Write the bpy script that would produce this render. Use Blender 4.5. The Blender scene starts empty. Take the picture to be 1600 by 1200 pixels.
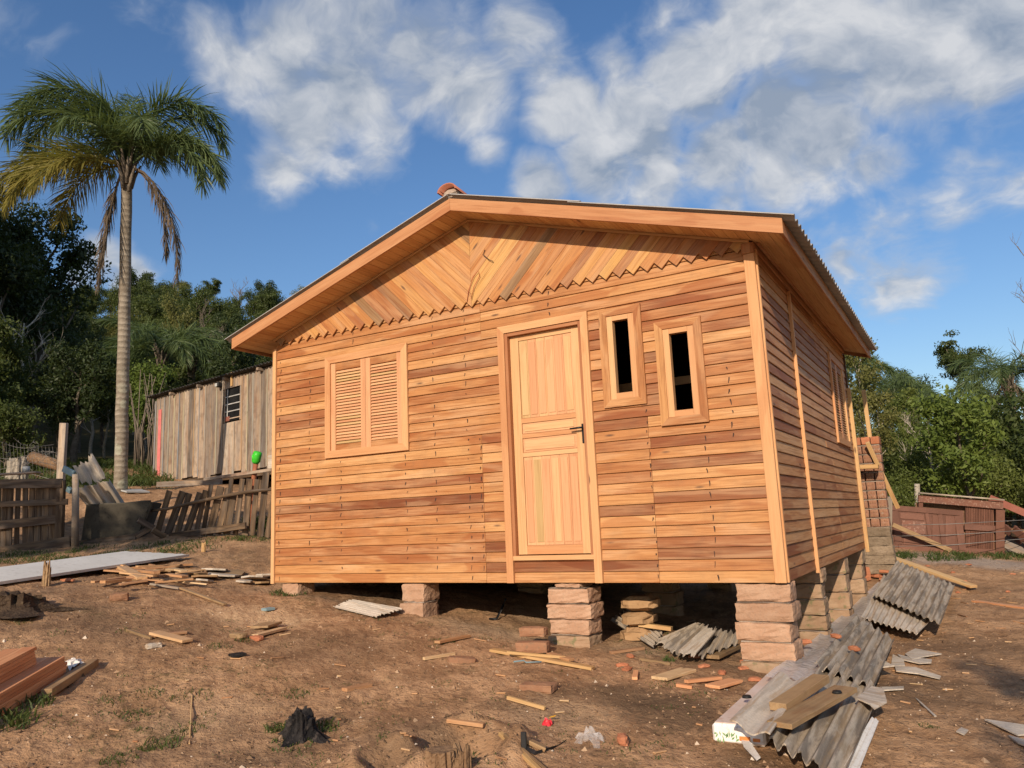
import bpy, math, random
import numpy as np
from mathutils import Vector, Matrix, Quaternion
random.seed(7)
rng = np.random.default_rng(7)
S = bpy.context.scene
COL = S.collection
# ------------------------------------------------------------------ camera, sky, sun, exposure
CAM = np.array([1.3294, -6.5304, 0.5606])
FPX = 1226.74
RM = np.array([[0.86441069, 0.50097435, -0.04264815],
               [-0.4874675, 0.85583217, 0.17299347],
               [0.12316495, -0.12874782, 0.98399918]])
cd = bpy.data.cameras.new('camera')
cam = bpy.data.objects.new('camera', cd)
COL.objects.link(cam)
m = Matrix.Identity(4)
for i in range(3):
    m[i][0], m[i][1], m[i][2], m[i][3] = RM[0][i], RM[2][i], -RM[1][i], CAM[i]
cam.matrix_world = m
cd.sensor_width = 36
cd.lens = 36 * FPX / 1600
cd.clip_start = 0.05
cd.clip_end = 3000
S.camera = cam

SUN_TO = Vector((0.20, -1.0, 0.43)).normalized()
SUN_EL = math.asin(SUN_TO.z)
SUN_AZ = math.atan2(SUN_TO.x, SUN_TO.y)
sd = bpy.data.lights.new('sun', 'SUN')
sd.energy = 4.9
sd.angle = math.radians(0.55)
sd.color = (1.0, 0.825, 0.645)
so = bpy.data.objects.new('sun', sd)
COL.objects.link(so)
so.rotation_euler = (-SUN_TO).to_track_quat('-Z', 'Y').to_euler()
so.location = (5, -30, 25)

S.view_settings.view_transform = 'Standard'
S.view_settings.look = 'None'
S.view_settings.gamma = 1
S.view_settings.use_curve_mapping = False
S.view_settings.exposure = 0.0
S.cycles.max_bounces = 6
S.cycles.transparent_max_bounces = 12


def ray(u, v):
    return RM.T @ np.array([(u - 800) / FPX, 1, -(v - 600) / FPX])


class NT:
    """tiny node-tree builder"""
    def __init__(s, tree):
        s.t = tree
        s.n = tree.nodes
        s.l = tree.links

    def new(s, typ, ins=None, **kw):
        nd = s.n.new(typ)
        for k, v in kw.items():
            setattr(nd, k, v)
        for k, v in (ins or {}).items():
            s.put(nd, k, v)
        return nd

    def put(s, nd, k, v):
        if isinstance(v, bpy.types.NodeSocket):
            s.l.new(v, nd.inputs[k])
        elif v is not None:
            nd.inputs[k].default_value = v

    def math(s, op, a, b=None, c=None, clamp=False):
        nd = s.new('ShaderNodeMath', operation=op, use_clamp=clamp)
        for i, v in enumerate((a, b, c)):
            s.put(nd, i, v)
        return nd.outputs[0]

    def vmath(s, op, a, b=None):
        nd = s.new('ShaderNodeVectorMath', operation=op)
        for i, v in enumerate((a, b)):
            s.put(nd, i, v)
        return nd.outputs['Value'] if op in ('DOT_PRODUCT', 'LENGTH') else nd.outputs[0]

    def noise(s, vec, scale, detail=4, rough=.55, dist=0.0, out=0):
        return s.new('ShaderNodeTexNoise', {'Vector': vec, 'Scale': scale, 'Detail': detail, 'Roughness': rough, 'Distortion': dist}).outputs[out]

    def maprange(s, v, a, b, c=0., d=1., smooth=True):
        nd = s.new('ShaderNodeMapRange', {0: v, 1: a, 2: b, 3: c, 4: d})
        nd.clamp = True
        if smooth:
            nd.interpolation_type = 'SMOOTHSTEP'
        return nd.outputs[0]

    def mix(s, f, a, b, mode='MIX'):
        nd = s.new('ShaderNodeMix', data_type='RGBA', blend_type=mode)
        nd.clamp_factor = True
        s.put(nd, 0, f)
        s.put(nd, 6, a)
        s.put(nd, 7, b)
        return nd.outputs[2]

    def ramp(s, f, stops, interp='LINEAR'):
        nd = s.new('ShaderNodeValToRGB', {0: f})
        cr = nd.color_ramp
        cr.interpolation = interp
        while len(cr.elements) < len(stops):
            cr.elements.new(0.5)
        for e, (p, c) in zip(cr.elements, stops):
            e.position = p
            e.color = (*c, 1)
        return nd.outputs[0]


W = bpy.data.worlds.new('World')
S.world = W
W.use_nodes = True
W.node_tree.nodes.clear()
n = NT(W.node_tree)
sky = n.new('ShaderNodeTexSky', sky_type='NISHITA')
sky.sun_disc = False
sky.sun_elevation = SUN_EL
sky.sun_rotation = SUN_AZ
sky.altitude = 100
sky.air_density = 1.25
sky.dust_density = 0.7
sky.ozone_density = 2.0
gen = n.new('ShaderNodeTexCoord').outputs['Generated']
sep = n.new('ShaderNodeSeparateXYZ', {0: gen})
zz = n.math('ADD', n.math('MAXIMUM', sep.outputs[2], 0.0), 0.5)
inv = n.math('DIVIDE', 1.0, zz)
plane = n.new('ShaderNodeVectorMath', {0: gen}, operation='SCALE')
n.put(plane, 'Scale', inv)
pl = plane.outputs[0]
# cloud banks: (u, v, angular radius deg, weight) only say in which direction each bank of the photographed sky lies
BANKS = [(250, 40, 4.88, 0.42), (350, 70, 5.49, 0.58), (450, 60, 5.49, 0.7), (560, 40, 6.1, 0.84), (650, 90, 6.1, 0.84), (720, 150, 5.49, 0.74), (560, 130, 5.49, 0.79), (480, 190, 4.27, 0.7), (600, 210, 4.27, 0.65), (440, 250, 2.68, 0.58), (530, 250, 2.93, 0.47), (760, 240, 2.44, 0.74), (720, 265, 1.83, 0.47),
         (800, 60, 4.27, 0.58), (850, 120, 3.05, 0.59), (970, 100, 3.05, 0.55), (880, 180, 3.42, 0.97), (850, 285, 3.17, 1.05), (930, 250, 4.15, 1.05), (1010, 200, 4.39, 1.05), (1090, 130, 4.88, 1.05), (1020, 280, 3.66, 0.75), (1120, 230, 4.15, 0.92), (1210, 170, 4.39, 1.02), (1300, 210, 3.66, 0.97), (1200, 280, 3.17, 0.75), (1140, 305, 2.44, 0.65), (1360, 250, 2.93, 0.81), (1300, 290, 2.2, 0.55),
         (1180, 60, 4.88, 0.86), (1300, 80, 5.49, 0.97), (1420, 90, 5.49, 1.02), (1520, 60, 5.49, 1.02), (1600, 30, 5.49, 0.97), (1640, 120, 4.88, 0.65), (1440, 160, 3.66, 0.65), (1050, 20, 4.88, 0.59),
         (1310, 400, 4.29, 0.67), (1390, 370, 4.29, 0.64), (1470, 345, 3.76, 0.55), (1400, 430, 4.57, 0.68), (1480, 410, 2.95, 0.45), (1370, 480, 2.95, 0.49), (1450, 460, 2.95, 0.4), (1560, 385, 2.68, 0.38), (1500, 505, 1.88, 0.32),
         (150, 400, 2.2, 0.67), (205, 432, 1.65, 0.75), (120, 430, 1.65, 0.63), (640, 345, 2.44, 0.45), (600, 358, 1.95, 0.42), (670, 325, 1.71, 0.37), (20, 300, 2.44, 0.37), (20, 10, 3.66, 0.33),
         (1900, 60, 14.64, 0.74), (-300, 200, 9.76, 0.47), (700, -350, 17.08, 0.56), (1300, -450, 15.86, 0.7), (2300, 300, 12.2, 0.47)]
cov = None
for (u, v, rad, w) in BANKS:
    d = Vector(ray(u, v)).normalized()
    k = 1.0 / (1 - math.cos(math.radians(rad)))
    dt = n.vmath('DOT_PRODUCT', gen, tuple(d))
    e = n.math('MULTIPLY', n.math('EXPONENT', n.math('MULTIPLY', n.math('SUBTRACT', dt, 1.0), k)), w)
    cov = e if cov is None else n.math('MAXIMUM', cov, e)
# broken cloud elsewhere, where the photograph does not look
back = n.math('MULTIPLY', n.maprange(n.vmath('DOT_PRODUCT', gen, tuple(Vector(RM[1]))), 0.55, 0.2), 0.45)
cov = n.math('MAXIMUM', cov, back)
warp = n.noise(pl, 3.0, 4, .55, out=1)
plw = n.vmath('ADD', pl, n.vmath('MULTIPLY', n.vmath('SUBTRACT', warp, (.5, .5, .5)), (.22, .22, .22)))
n1 = n.noise(plw, 5.2, 8, .52)
n2 = n.noise(plw, 15.0, 7, .55)
n4 = n.noise(plw, 38.0, 5, .6)
nn = n.math('ADD', n.math('MULTIPLY', n1, .66), n.math('ADD', n.math('MULTIPLY', n2, .26), n.math('MULTIPLY', n4, .08)))
dens = n.math('ADD', n.math('MULTIPLY', cov, 1.0), n.math('MULTIPLY', n.math('SUBTRACT', nn, .5), 2.3))
alpha = n.maprange(dens, .30, .84)
alpha = n.math('MULTIPLY', alpha, n.maprange(cov, 0.05, 0.2))
# light from the low sun catches the puffs, thick parts stay blue grey
n3 = n.noise(n.vmath('ADD', plw, (-.03, .07, -.04)), 5.2, 8, .52)
n5 = n.noise(n.vmath('ADD', plw, (-.012, .03, -.02)), 15.0, 7, .55)
puff = n.math('ADD', n.math('MULTIPLY', n.math('SUBTRACT', n1, n3), 1.9), n.math('ADD', n.math('MULTIPLY', n.math('SUBTRACT', n2, n5), 1.5), n.math('MULTIPLY', n.math('SUBTRACT', n4, .5), .5)))
lit = n.maprange(n.math('SUBTRACT', puff, n.math('MULTIPLY', n.math('SUBTRACT', dens, .8), .22)), -.42, .52, 0, 1, False)
ccol = n.mix(lit, (.30, .36, .455, 1), (.70, .71, .73, 1))
ccol = n.mix(n.maprange(alpha, .8, .2), ccol, (.52, .57, .65, 1))
STR = 0.105
skc = n.new('ShaderNodeVectorMath', {0: sky.outputs[0]}, operation='SCALE')
skc.inputs['Scale'].default_value = STR
hs = n.new('ShaderNodeHueSaturation', {'Saturation': 1.12, 'Value': 1.0, 'Color': n.mix(1.0, skc.outputs[0], (.94, 1.01, 1.20, 1), 'MULTIPLY')})
out = n.mix(n.math('MULTIPLY', alpha, .92), hs.outputs[0], ccol)
bg = n.new('ShaderNodeBackground', {'Color': out, 'Strength': 1.0})
wo = n.new('ShaderNodeOutputWorld', {'Surface': bg.outputs[0]})


# ------------------------------------------------------------------ terrain heights
def vnoise(x, y, seed=0):
    xi = np.floor(x).astype(np.int64)
    yi = np.floor(y).astype(np.int64)
    fx = x - xi
    fy = y - yi
    fx = fx * fx * (3 - 2 * fx)
    fy = fy * fy * (3 - 2 * fy)

    def h(a, b):
        q = (a * 374761393 + b * 668265263 + seed * 974711) & 0xFFFFFFFF
        q = ((q ^ (q >> 13)) * 1274126177) & 0xFFFFFFFF
        return ((q ^ (q >> 16)) & 0xFFFF) / 65535.0
    return (h(xi, yi) * (1 - fx) + h(xi + 1, yi) * fx) * (1 - fy) + (h(xi, yi + 1) * (1 - fx) + h(xi + 1, yi + 1) * fx) * fy


def fbm(x, y, f, oct=4, seed=0, g=.5):
    a, t, s = 1., 0., 0.
    for i in range(oct):
        t = t + a * (vnoise(x * f, y * f, seed + i * 17) - .5)
        s += a
        a *= g
        f *= 2.03
    return t / s


CTRL = np.array([(-5.4, 0, -.12), (-3.6, 0, -.31), (-1.9, 0, -.54), (-.2, 0, -.655), (1.33, -6.53, -.95), (-3, -4, -.56), (-6, -3, -.10), (-2, -2, -.56), (1.2, -1.5, -.8), (3, 1, -.82),
                 (1.5, 4, -.66), (.3, 7, -.42), (-.2, 9.1, -.06), (1.05, 9.4, -.28), (1.64, 9.5, -.33), (4, 8, -.6), (-12.1, .4, .40), (-11.7, 1.25, .49), (-11.1, 2.4, .6), (-8.6, 2.6, .55),
                 (-14.6, 4.07, 1.48), (-18.4, 7.6, 1.62), (-12.2, 5.2, 1.12), (-22, 12, 2.6), (-25, 3, 2.6), (-14, -6, .75), (-6, -10, -.4), (8, -8, -1.3), (8, 3, -1.0), (9, 12, -.9),
                 (-4, 10, .6), (-8, 11, 1.6), (-7.4, -1.9, .12), (-9.8, -.5, .26), (-5, 5, -.1), (-2.5, 5, -.45), (-.3, 5, -.7), (-2.5, 2.6, -.5)])


def _tps(r2):
    return np.where(r2 > 1e-9, r2 * np.log(np.maximum(r2, 1e-9)), 0)


_N = len(CTRL)
_P = np.c_[np.ones(_N), CTRL[:, :2]]
_K = _tps(((CTRL[:, None, :2] - CTRL[None, :, :2]) ** 2).sum(-1)) + 0.35 * np.eye(_N)
_A = np.block([[_K, _P], [_P.T, np.zeros((3, 3))]])
_SOL = np.linalg.solve(_A, np.r_[CTRL[:, 2], 0, 0, 0])


def smooth(a, b, x):
    t = np.clip((x - a) / (b - a), 0, 1)
    return t * t * (3 - 2 * t)


def far_h(x, y):
    dx, dy = x - CAM[0], y - CAM[1]
    D = np.hypot(dx, dy)
    az = np.degrees(np.arctan2(dx, dy))          # 0 = +Y, negative to the left
    wl = smooth(-22, -38, az) * smooth(-128, -95, az)
    wr = smooth(-18, -6, az) * smooth(75, 30, az)
    dl = np.clip(D - 22, 0, 86)
    left = 2.2 + .10 * dl + .00235 * dl ** 2 - .05 * np.maximum(D - 108, 0)
    right = np.where(D < 60, .105 * np.maximum(D - 22, 0), 4.0 + .02 * (D - 60)) - .4
    rest = 1.0 + 0 * D
    lo = np.where(az < -22, 0.3 + 0.6, -.4)
    z = wl * left + wr * right + (1 - wl - wr) * (lo * smooth(60, 20, D) + (-1.2) * (1 - smooth(60, 20, D)))
    z = z + smooth(110, 200, D) * -6
    return z + smooth(30, 60, D) * fbm(x, y, .05, 3, 5) * 5


def H(x, y):
    x = np.asarray(x, float)
    y = np.asarray(y, float)
    sh = x.shape
    X, Y = x.ravel(), y.ravel()
    cx = np.clip(X, -30, 14)
    cy = np.clip(Y, -16, 22)
    z = np.zeros_like(X)
    for s in range(0, len(X), 20000):
        q = np.c_[cx[s:s + 20000], cy[s:s + 20000]]
        K = _tps(((q[:, None] - CTRL[None, :, :2]) ** 2).sum(-1))
        z[s:s + 20000] = K @ _SOL[:_N] + _SOL[_N] + q @ _SOL[_N + 1:]
    D = np.hypot(X - CAM[0], Y - CAM[1])
    s = smooth(17, 27, D)
    z = z * (1 - s) + far_h(X, Y) * s
    # lumps, footprints and clods of a trodden building yard
    near = 1 - smooth(20, 34, D)
    z = z + near * (fbm(X, Y, .9, 3, 11) * .10 + fbm(X, Y, 4.5, 3, 23) * .035 + (np.abs(fbm(X, Y, 9, 3, 31)) - .12) * .040 + fbm(X, Y, 17, 3, 37, .6) * .022)
    # dug hole round the sawn stump at the front
    for hx, hy, r, dep in HOLES:
        d2 = ((X - hx) ** 2 + (Y - hy) ** 2) / r ** 2
        z = z - dep * np.exp(-d2 * 2) + dep * .55 * np.exp(-((np.sqrt(d2) - 1.25) ** 2) * 6) * (0.6 + 2.2 * np.clip(fbm(X, Y, 5, 2, 71) + .1, 0, 1))
    return z.reshape(sh)


HOLES = []


def gp(u, v, h=0.0):
    """the point of the ground (plus h) seen in that direction"""
    d = ray(u, v)
    ts = np.geomspace(2.0, 60, 900)
    P = CAM[None] + ts[:, None] * d[None]
    g = P[:, 2] - H(P[:, 0], P[:, 1]) - h
    k = np.argmax(g < 0)
    if k == 0:
        return Vector(P[-1])
    a = g[k - 1] / (g[k - 1] - g[k])
    t = ts[k - 1] + a * (ts[k] - ts[k - 1])
    return Vector(CAM + t * d)


def atd(u, v, D):
    return Vector(CAM + D * ray(u, v))


def hz(x, y):
    return float(H(np.array([x]), np.array([y]))[0])


hp = gp(716, 1172)
HOLES = [(hp.x, hp.y, .26, .13), (gp(612, 1195).x, gp(612, 1195).y, .16, .08)]


# ------------------------------------------------------------------ materials
def new_mat(name):
    m = bpy.data.materials.new(name)
    m.use_nodes = True
    m.node_tree.nodes.clear()
    n = NT(m.node_tree)
    o = n.new('ShaderNodeOutputMaterial')
    return m, n, o


def finish(n, o, col, rough=.7, bump=None, bs=.3, bd=.01, spec=.3, **kw):
    b = n.new('ShaderNodeBsdfPrincipled', {'Base Color': col, 'Roughness': rough, 'Specular IOR Level': spec})
    for k, v in kw.items():
        n.put(b, k.replace('_', ' '), v)
    if bump is not None:
        bn = n.new('ShaderNodeBump', {'Strength': bs, 'Distance': bd, 'Height': bump})
        n.l.new(bn.outputs[0], b.inputs['Normal'])
    n.l.new(b.outputs[0], o.inputs[0])
    return b


def objvec(n):
    tc = n.new('ShaderNodeTexCoord').outputs['Object']
    rnd = n.new('ShaderNodeObjectInfo').outputs['Random']
    off = n.new('ShaderNodeCombineXYZ', {0: n.math('MULTIPLY', rnd, 91.7), 1: n.math('MULTIPLY', rnd, 37.3), 2: n.math('MULTIPLY', rnd, 53.1)}).outputs[0]
    return n.vmath('ADD', tc, off), rnd


def wood(name, stops, rough=.62, contrast=1.0, knots=.5, grey=0.0, streak=.35, dirt=0.0):
    """sawn boards, grain along the board's own X; each board takes its own tone"""
    m, n, o = new_mat(name)
    v, rnd = objvec(n)
    base = n.ramp(rnd, stops)
    broad = n.noise(n.vmath('MULTIPLY', v, (1.1, 9, 9)), 1.0, 3, .5, .8)
    fine = n.noise(n.vmath('MULTIPLY', v, (3.5, 95, 95)), 1.0, 4, .6)
    rings = n.noise(n.vmath('MULTIPLY', v, (1.7, 30, 30)), 1.0, 3, .5, 1.2)
    dark = n.mix(1.0, base, (.60, .46, .36, 1), 'MULTIPLY')
    light = n.mix(.35, base, (.72, .46, .24, 1))
    c = n.mix(n.maprange(broad, .40, .72, 0, .65 * contrast), base, light)
    c = n.mix(n.math('MULTIPLY', n.maprange(rings, .50, .70), streak * contrast), c, dark)
    c = n.mix(n.math('MULTIPLY', n.maprange(fine, .45, .75), .42 * contrast), c, dark)
    # heartwood patches of darker red along some boards
    heart = n.noise(n.vmath('MULTIPLY', v, (.9, 5, 5)), 1.0, 2, .5, .6)
    c = n.mix(n.math('MULTIPLY', n.maprange(heart, .57, .62), .45 * contrast), c, n.mix(1.0, base, (.66, .44, .34, 1), 'MULTIPLY'))
    sap = n.noise(n.vmath('MULTIPLY', n.vmath('ADD', v, (5, 2, 8)), (.7, 7, 7)), 1.0, 3, .5, .7)
    c = n.mix(n.math('MULTIPLY', n.maprange(sap, .58, .66), .20 * contrast), c, (.62, .40, .22, 1))
    lines = n.noise(n.vmath('MULTIPLY', n.vmath('ADD', v, (1, 6, 3)), (1.2, 60, 60)), 1.0, 3, .55, .9)
    c = n.mix(n.math('MULTIPLY', n.maprange(lines, .56, .64), .45 * contrast), c, dark)
    vo = n.new('ShaderNodeTexVoronoi', {'Vector': n.vmath('MULTIPLY', v, (2.4, 9.5, 9.5)), 'Scale': 1.0})
    kr = n.new('ShaderNodeSeparateColor', {0: vo.outputs['Color']}).outputs[0]
    kmask = n.math('MULTIPLY', n.maprange(vo.outputs['Distance'], .16, .05), n.maprange(kr, 1 - .35 * knots, 1 - .33 * knots))
    c = n.mix(n.math('MULTIPLY', kmask, .85), c, (.10, .05, .03, 1))
    if grey:
        gm = n.noise(n.vmath('MULTIPLY', v, (1.3, 14, 14)), 1.0, 4, .6)
        c = n.mix(n.math('MULTIPLY', n.maprange(gm, .40, .68), grey), c, (.22, .20, .18, 1))
    if dirt:
        dm = n.noise(v, 6.0, 4, .6)
        c = n.mix(n.math('MULTIPLY', n.maprange(dm, .45, .7), dirt), c, (.10, .065, .04, 1))
    h = n.math('ADD', n.math('MULTIPLY', fine, .6), n.math('MULTIPLY', rings, .4))
    finish(n, o, c, rough, h, .25, .004, .25)
    return m


def mottled(name, a, b, c=None, s1=8, s2=60, rough=.85, bump=.4, dist=.006, spec=.2, spread=.25):
    """earthy, mineral or painted surfaces with a broad and a fine variation"""
    m, n, o = new_mat(name)
    v, rnd = objvec(n)
    f1 = n.noise(v, s1, 5, .6)
    f2 = n.noise(v, s2, 4, .6)
    col = n.mix(n.maprange(f1, .35, .68), (*a, 1), (*b, 1))
    if c:
        col = n.mix(n.math('MULTIPLY', n.maprange(f2, .52, .70), .8), col, (*c, 1))
    val = n.math('ADD', 1 - spread / 2, n.math('MULTIPLY', rnd, spread))
    hs = n.new('ShaderNodeHueSaturation', {'Color': col, 'Value': val})
    finish(n, o, hs.outputs[0], rough, n.math('ADD', n.math('MULTIPLY', f1, .5), f2), bump, dist, spec)
    return m


M = {}
M['siding'] = wood('siding_wood', [(0, (0.228, 0.081, 0.030)), (.12, (0.320, 0.122, 0.045)), (.30, (0.398, 0.167, 0.058)), (.55, (0.456, 0.207, 0.074)), (.80, (0.504, 0.248, 0.092)), (1, (0.563, 0.306, 0.122))], contrast=1.3, knots=.5, dirt=.15)
M['gable'] = wood('gable_wood', [(0, (0.233, 0.135, 0.063)), (.10, (0.320, 0.180, 0.081)), (.16, (0.349, 0.140, 0.052)), (.4, (0.475, 0.211, 0.074)), (.7, (0.524, 0.252, 0.089)), (1, (0.582, 0.333, 0.107))], contrast=1.2, knots=.8, grey=.15)
M['trim'] = wood('trim_wood', [(0, (0.551, 0.270, 0.118)), (.5, (0.608, 0.324, 0.144)), (1, (0.646, 0.378, 0.179))], contrast=.55, knots=.12)
M['fascia'] = wood('fascia_wood', [(0, (0.427, 0.180, 0.076)), (.5, (0.475, 0.225, 0.099)), (1, (0.522, 0.270, 0.125))], contrast=.8, knots=.3)
M['soffit'] = wood('soffit_wood', [(0, (0.532, 0.306, 0.129)), (.5, (0.608, 0.360, 0.160)), (1, (0.665, 0.423, 0.190))], contrast=.9, knots=.7)
M['door'] = wood('door_wood', [(0, (0.570, 0.284, 0.140)), (.35, (0.627, 0.327, 0.164)), (.7, (0.665, 0.378, 0.191)), (.9, (0.627, 0.396, 0.187)), (1, (0.475, 0.310, 0.133))], contrast=.5, knots=.08)
M['jamb'] = wood('jamb_wood', [(0, (0.342, 0.135, 0.057)), (1, (0.418, 0.180, 0.076))], contrast=.6, knots=.1)
M['sidewood'] = wood('side_siding_wood', [(0, (0.310, 0.122, 0.047)), (.3, (0.407, 0.176, 0.068)), (.6, (0.504, 0.243, 0.097)), (1, (0.582, 0.324, 0.144))], contrast=1.3, knots=.5, grey=.08)
M['lumber'] = wood('lumber_wood', [(0, (0.525, 0.237, 0.111)), (.5, (0.650, 0.314, 0.150)), (1, (0.750, 0.397, 0.202))], contrast=.8, knots=.15)
M['offcut'] = wood('offcut_wood', [(0, (.34, .18, .09)), (.3, (.46, .24, .11)), (.65, (.56, .33, .16)), (1, (.66, .47, .26))], contrast=.8, knots=.2, grey=.12, dirt=.2)
M['oldboard'] = wood('dusty_board_wood', [(0, (.25, .165, .085)), (.5, (.31, .205, .105)), (1, (.36, .235, .12))], contrast=.7, knots=.2, dirt=.3)
M['yellow'] = wood('yellow_pine', [(0, (.47, .29, .12)), (.5, (.54, .35, .155)), (1, (.60, .41, .20))], contrast=.7, knots=.4)
M['fence'] = wood('weathered_fence_wood', [(0, (.036, .023, .014)), (.5, (.058, .037, .022)), (1, (.090, .060, .036))], contrast=1., knots=.3, grey=.25, dirt=.4)
M['shed'] = wood('weathered_shed_wood', [(0, (0.110, 0.097, 0.084)), (.2, (0.209, 0.171, 0.138)), (.45, (0.330, 0.257, 0.192)), (.75, (0.418, 0.325, 0.240)), (1, (0.484, 0.410, 0.324))], contrast=1.2, knots=.6, grey=.6, dirt=.35)
M['shedbatten'] = wood('shed_batten_wood', [(0, (.42, .33, .20)), (.3, (.25, .26, .27)), (.5, (.22, .27, .32)), (.75, (.50, .42, .22)), (1, (.40, .26, .15))], contrast=.8, knots=.2, grey=.25)
M['pinkpaint'] = mottled('faded_pink_paint', (.62, .17, .16), (.72, .23, .21), (.55, .22, .17), 5, 40, .7)
M['redpaint'] = mottled('weathered_red_paint', (.135, .061, .040), (.180, .084, .056), (.115, .060, .042), 3, 50, .6, .3)
M['redpaint2'] = mottled('fresh_red_paint', (.23, .080, .056), (.28, .11, .078), (.19, .07, .05), 3, 50, .6, .3)
M['flaked'] = mottled('flaked_paint_wood', (.20, .088, .058), (.16, .085, .062), (.40, .28, .21), 4, 34, .75, .4)
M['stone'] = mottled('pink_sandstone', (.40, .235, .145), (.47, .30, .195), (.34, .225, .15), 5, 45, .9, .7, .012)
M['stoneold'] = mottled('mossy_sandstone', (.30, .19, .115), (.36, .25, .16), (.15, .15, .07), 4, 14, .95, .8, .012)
M['mortar'] = mottled('grey_mortar', (.33, .26, .20), (.42, .34, .27), (.28, .22, .17), 6, 60, .95, .8, .012)
M['brick'] = mottled('orange_clay_brick', (.40, .150, .075), (.47, .195, .100), (.33, .13, .07), 5, 50, .85, .4)
M['oldbrick'] = mottled('dusty_old_brick', (.27, .135, .075), (.34, .185, .105), (.20, .13, .08), 6, 40, .95, .6, .01)
M['hollow'] = mottled('hollow_brick_clay', (.25, .125, .08), (.31, .165, .105), (.31, .24, .18), 4, 25, .9, .5)
M['fibro'] = mottled('weathered_fibre_cement', (.20, .185, .155), (.30, .28, .235), (.10, .093, .082), 4, 26, .9, .5, .006)
M['fibrolight'] = mottled('pale_fibre_cement', (.36, .35, .30), (.44, .42, .36), (.31, .27, .20), 3.5, 30, .85, .3, .004)
M['roof'] = mottled('roof_sheet_fibre_cement', (.36, .35, .33), (.44, .43, .41), None, 4, 40, .8, .3)
M['whitepanel'] = mottled('white_metal_panel', (.66, .64, .59), (.72, .70, .65), (.55, .52, .47), 2, 18, .75, .1, .003, .15)
M['foam'] = mottled('white_packaging', (.72, .69, .64), (.78, .76, .72), (.55, .47, .40), 6, 40, .7, .2)
M['foamtop'] = mottled('dusty_packaging', (.55, .42, .34), (.62, .53, .47), (.48, .30, .20), 3, 12, .75, .3)
M['black'] = mottled('black_plastic', (.018, .018, .018), (.03, .03, .03), None, 8, 60, .5, .2)
M['metal'] = mottled('dark_metal', (.012, .012, .013), (.025, .025, .026), None, 8, 60, .35, .1)
M['char'] = mottled('charred_wood', (.010, .009, .009), (.030, .026, .024), (.075, .06, .05), 9, 28, .85, 1.0, .02)
M['stump'] = mottled('earthy_stump_wood', (.20, .12, .065), (.27, .17, .095), (.12, .07, .04), 6, 25, .95, 1.0, .02)
M['roots'] = mottled('dark_root_mass', (.05, .032, .020), (.10, .066, .04), (.14, .10, .06), 8, 30, .95, 1.0, .03)
M['roofdark'] = mottled('dark_old_roof_sheet', (.045, .042, .038), (.075, .07, .062), None, 4, 40, .9, .3)
M['cement'] = mottled('rough_brown_cement', (.20, .15, .10), (.28, .215, .15), (.14, .10, .07), 5, 30, .95, .9, .02)
M['tank'] = mottled('dark_stained_concrete', (.062, .055, .042), (.10, .088, .066), (.045, .04, .03), 3, 20, .95, .4)
M['green'] = mottled('bright_green_plastic', (.05, .52, .03), (.07, .60, .05), None, 8, 60, .35, .1)
M['rustpole'] = mottled('red_brown_pole', (.26, .085, .045), (.32, .12, .06), None, 8, 60, .6, .2)
M['redwrap'] = mottled('red_wrapper', (.62, .03, .045), (.70, .06, .07), None, 30, 90, .35, .3)
M['yellowwrap'] = mottled('yellow_wrapper', (.75, .38, .03), (.80, .46, .05), None, 30, 90, .35, .3)
M['bark'] = mottled('grey_bark', (.13, .105, .08), (.20, .165, .125), (.085, .07, .05), 3, 14, .95, .8, .03)
M['palebark'] = mottled('pale_bark', (.32, .28, .22), (.42, .37, .30), (.20, .17, .13), 3, 14, .95, .6, .02)
M['limb'] = mottled('dry_twig_bark', (.16, .125, .095), (.22, .18, .14), None, 3, 14, .95, .5)
M['rag'] = mottled('brown_rag', (.33, .22, .15), (.40, .28, .2), (.2, .13, .09), 8, 30, .95, .4)
M['grey'] = wood('grey_post_wood', [(0, (.25, .21, .16)), (1, (.33, .28, .22))], contrast=.8, knots=.2, grey=.5)
M['logend'] = mottled('brown_block', (.33, .20, .10), (.40, .255, .135), (.24, .14, .07), 5, 30, .9, .6)
M['glass'] = mottled('dark_window', (.010, .010, .011), (.02, .02, .021), None, 3, 30, .15, .05)
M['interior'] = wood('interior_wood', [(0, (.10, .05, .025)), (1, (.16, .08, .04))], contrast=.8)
M['printgreen'] = mottled('faded_green_print', (.16, .30, .12), (.24, .38, .18), None, 30, 90, .7, .1)
M['printorange'] = mottled('orange_print', (.62, .20, .05), (.68, .26, .08), None, 30, 90, .7, .1)
M['whitebar'] = mottled('white_bar_paint', (.36, .36, .34), (.44, .44, .42), None, 6, 60, .5, .1)
M['wire'] = mottled('galvanised_wire', (.20, .19, .17), (.28, .27, .25), None, 6, 60, .5, .1)
M['cable'] = mottled('orange_cable', (.42, .10, .05), (.46, .12, .06), None, 6, 60, .5, .1)
M['tilec'] = mottled('clay_ridge_tile', (.36, .135, .085), (.44, .18, .115), (.30, .16, .12), 5, 30, .8, .4)
M['nail'] = mottled('nail_stain', (.035, .022, .018), (.06, .035, .026), None, 20, 90, .8, .2)
M['bluegrey'] = mottled('blue_grey_paint', (.17, .25, .27), (.21, .29, .31), None, 5, 40, .7, .2)


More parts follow.
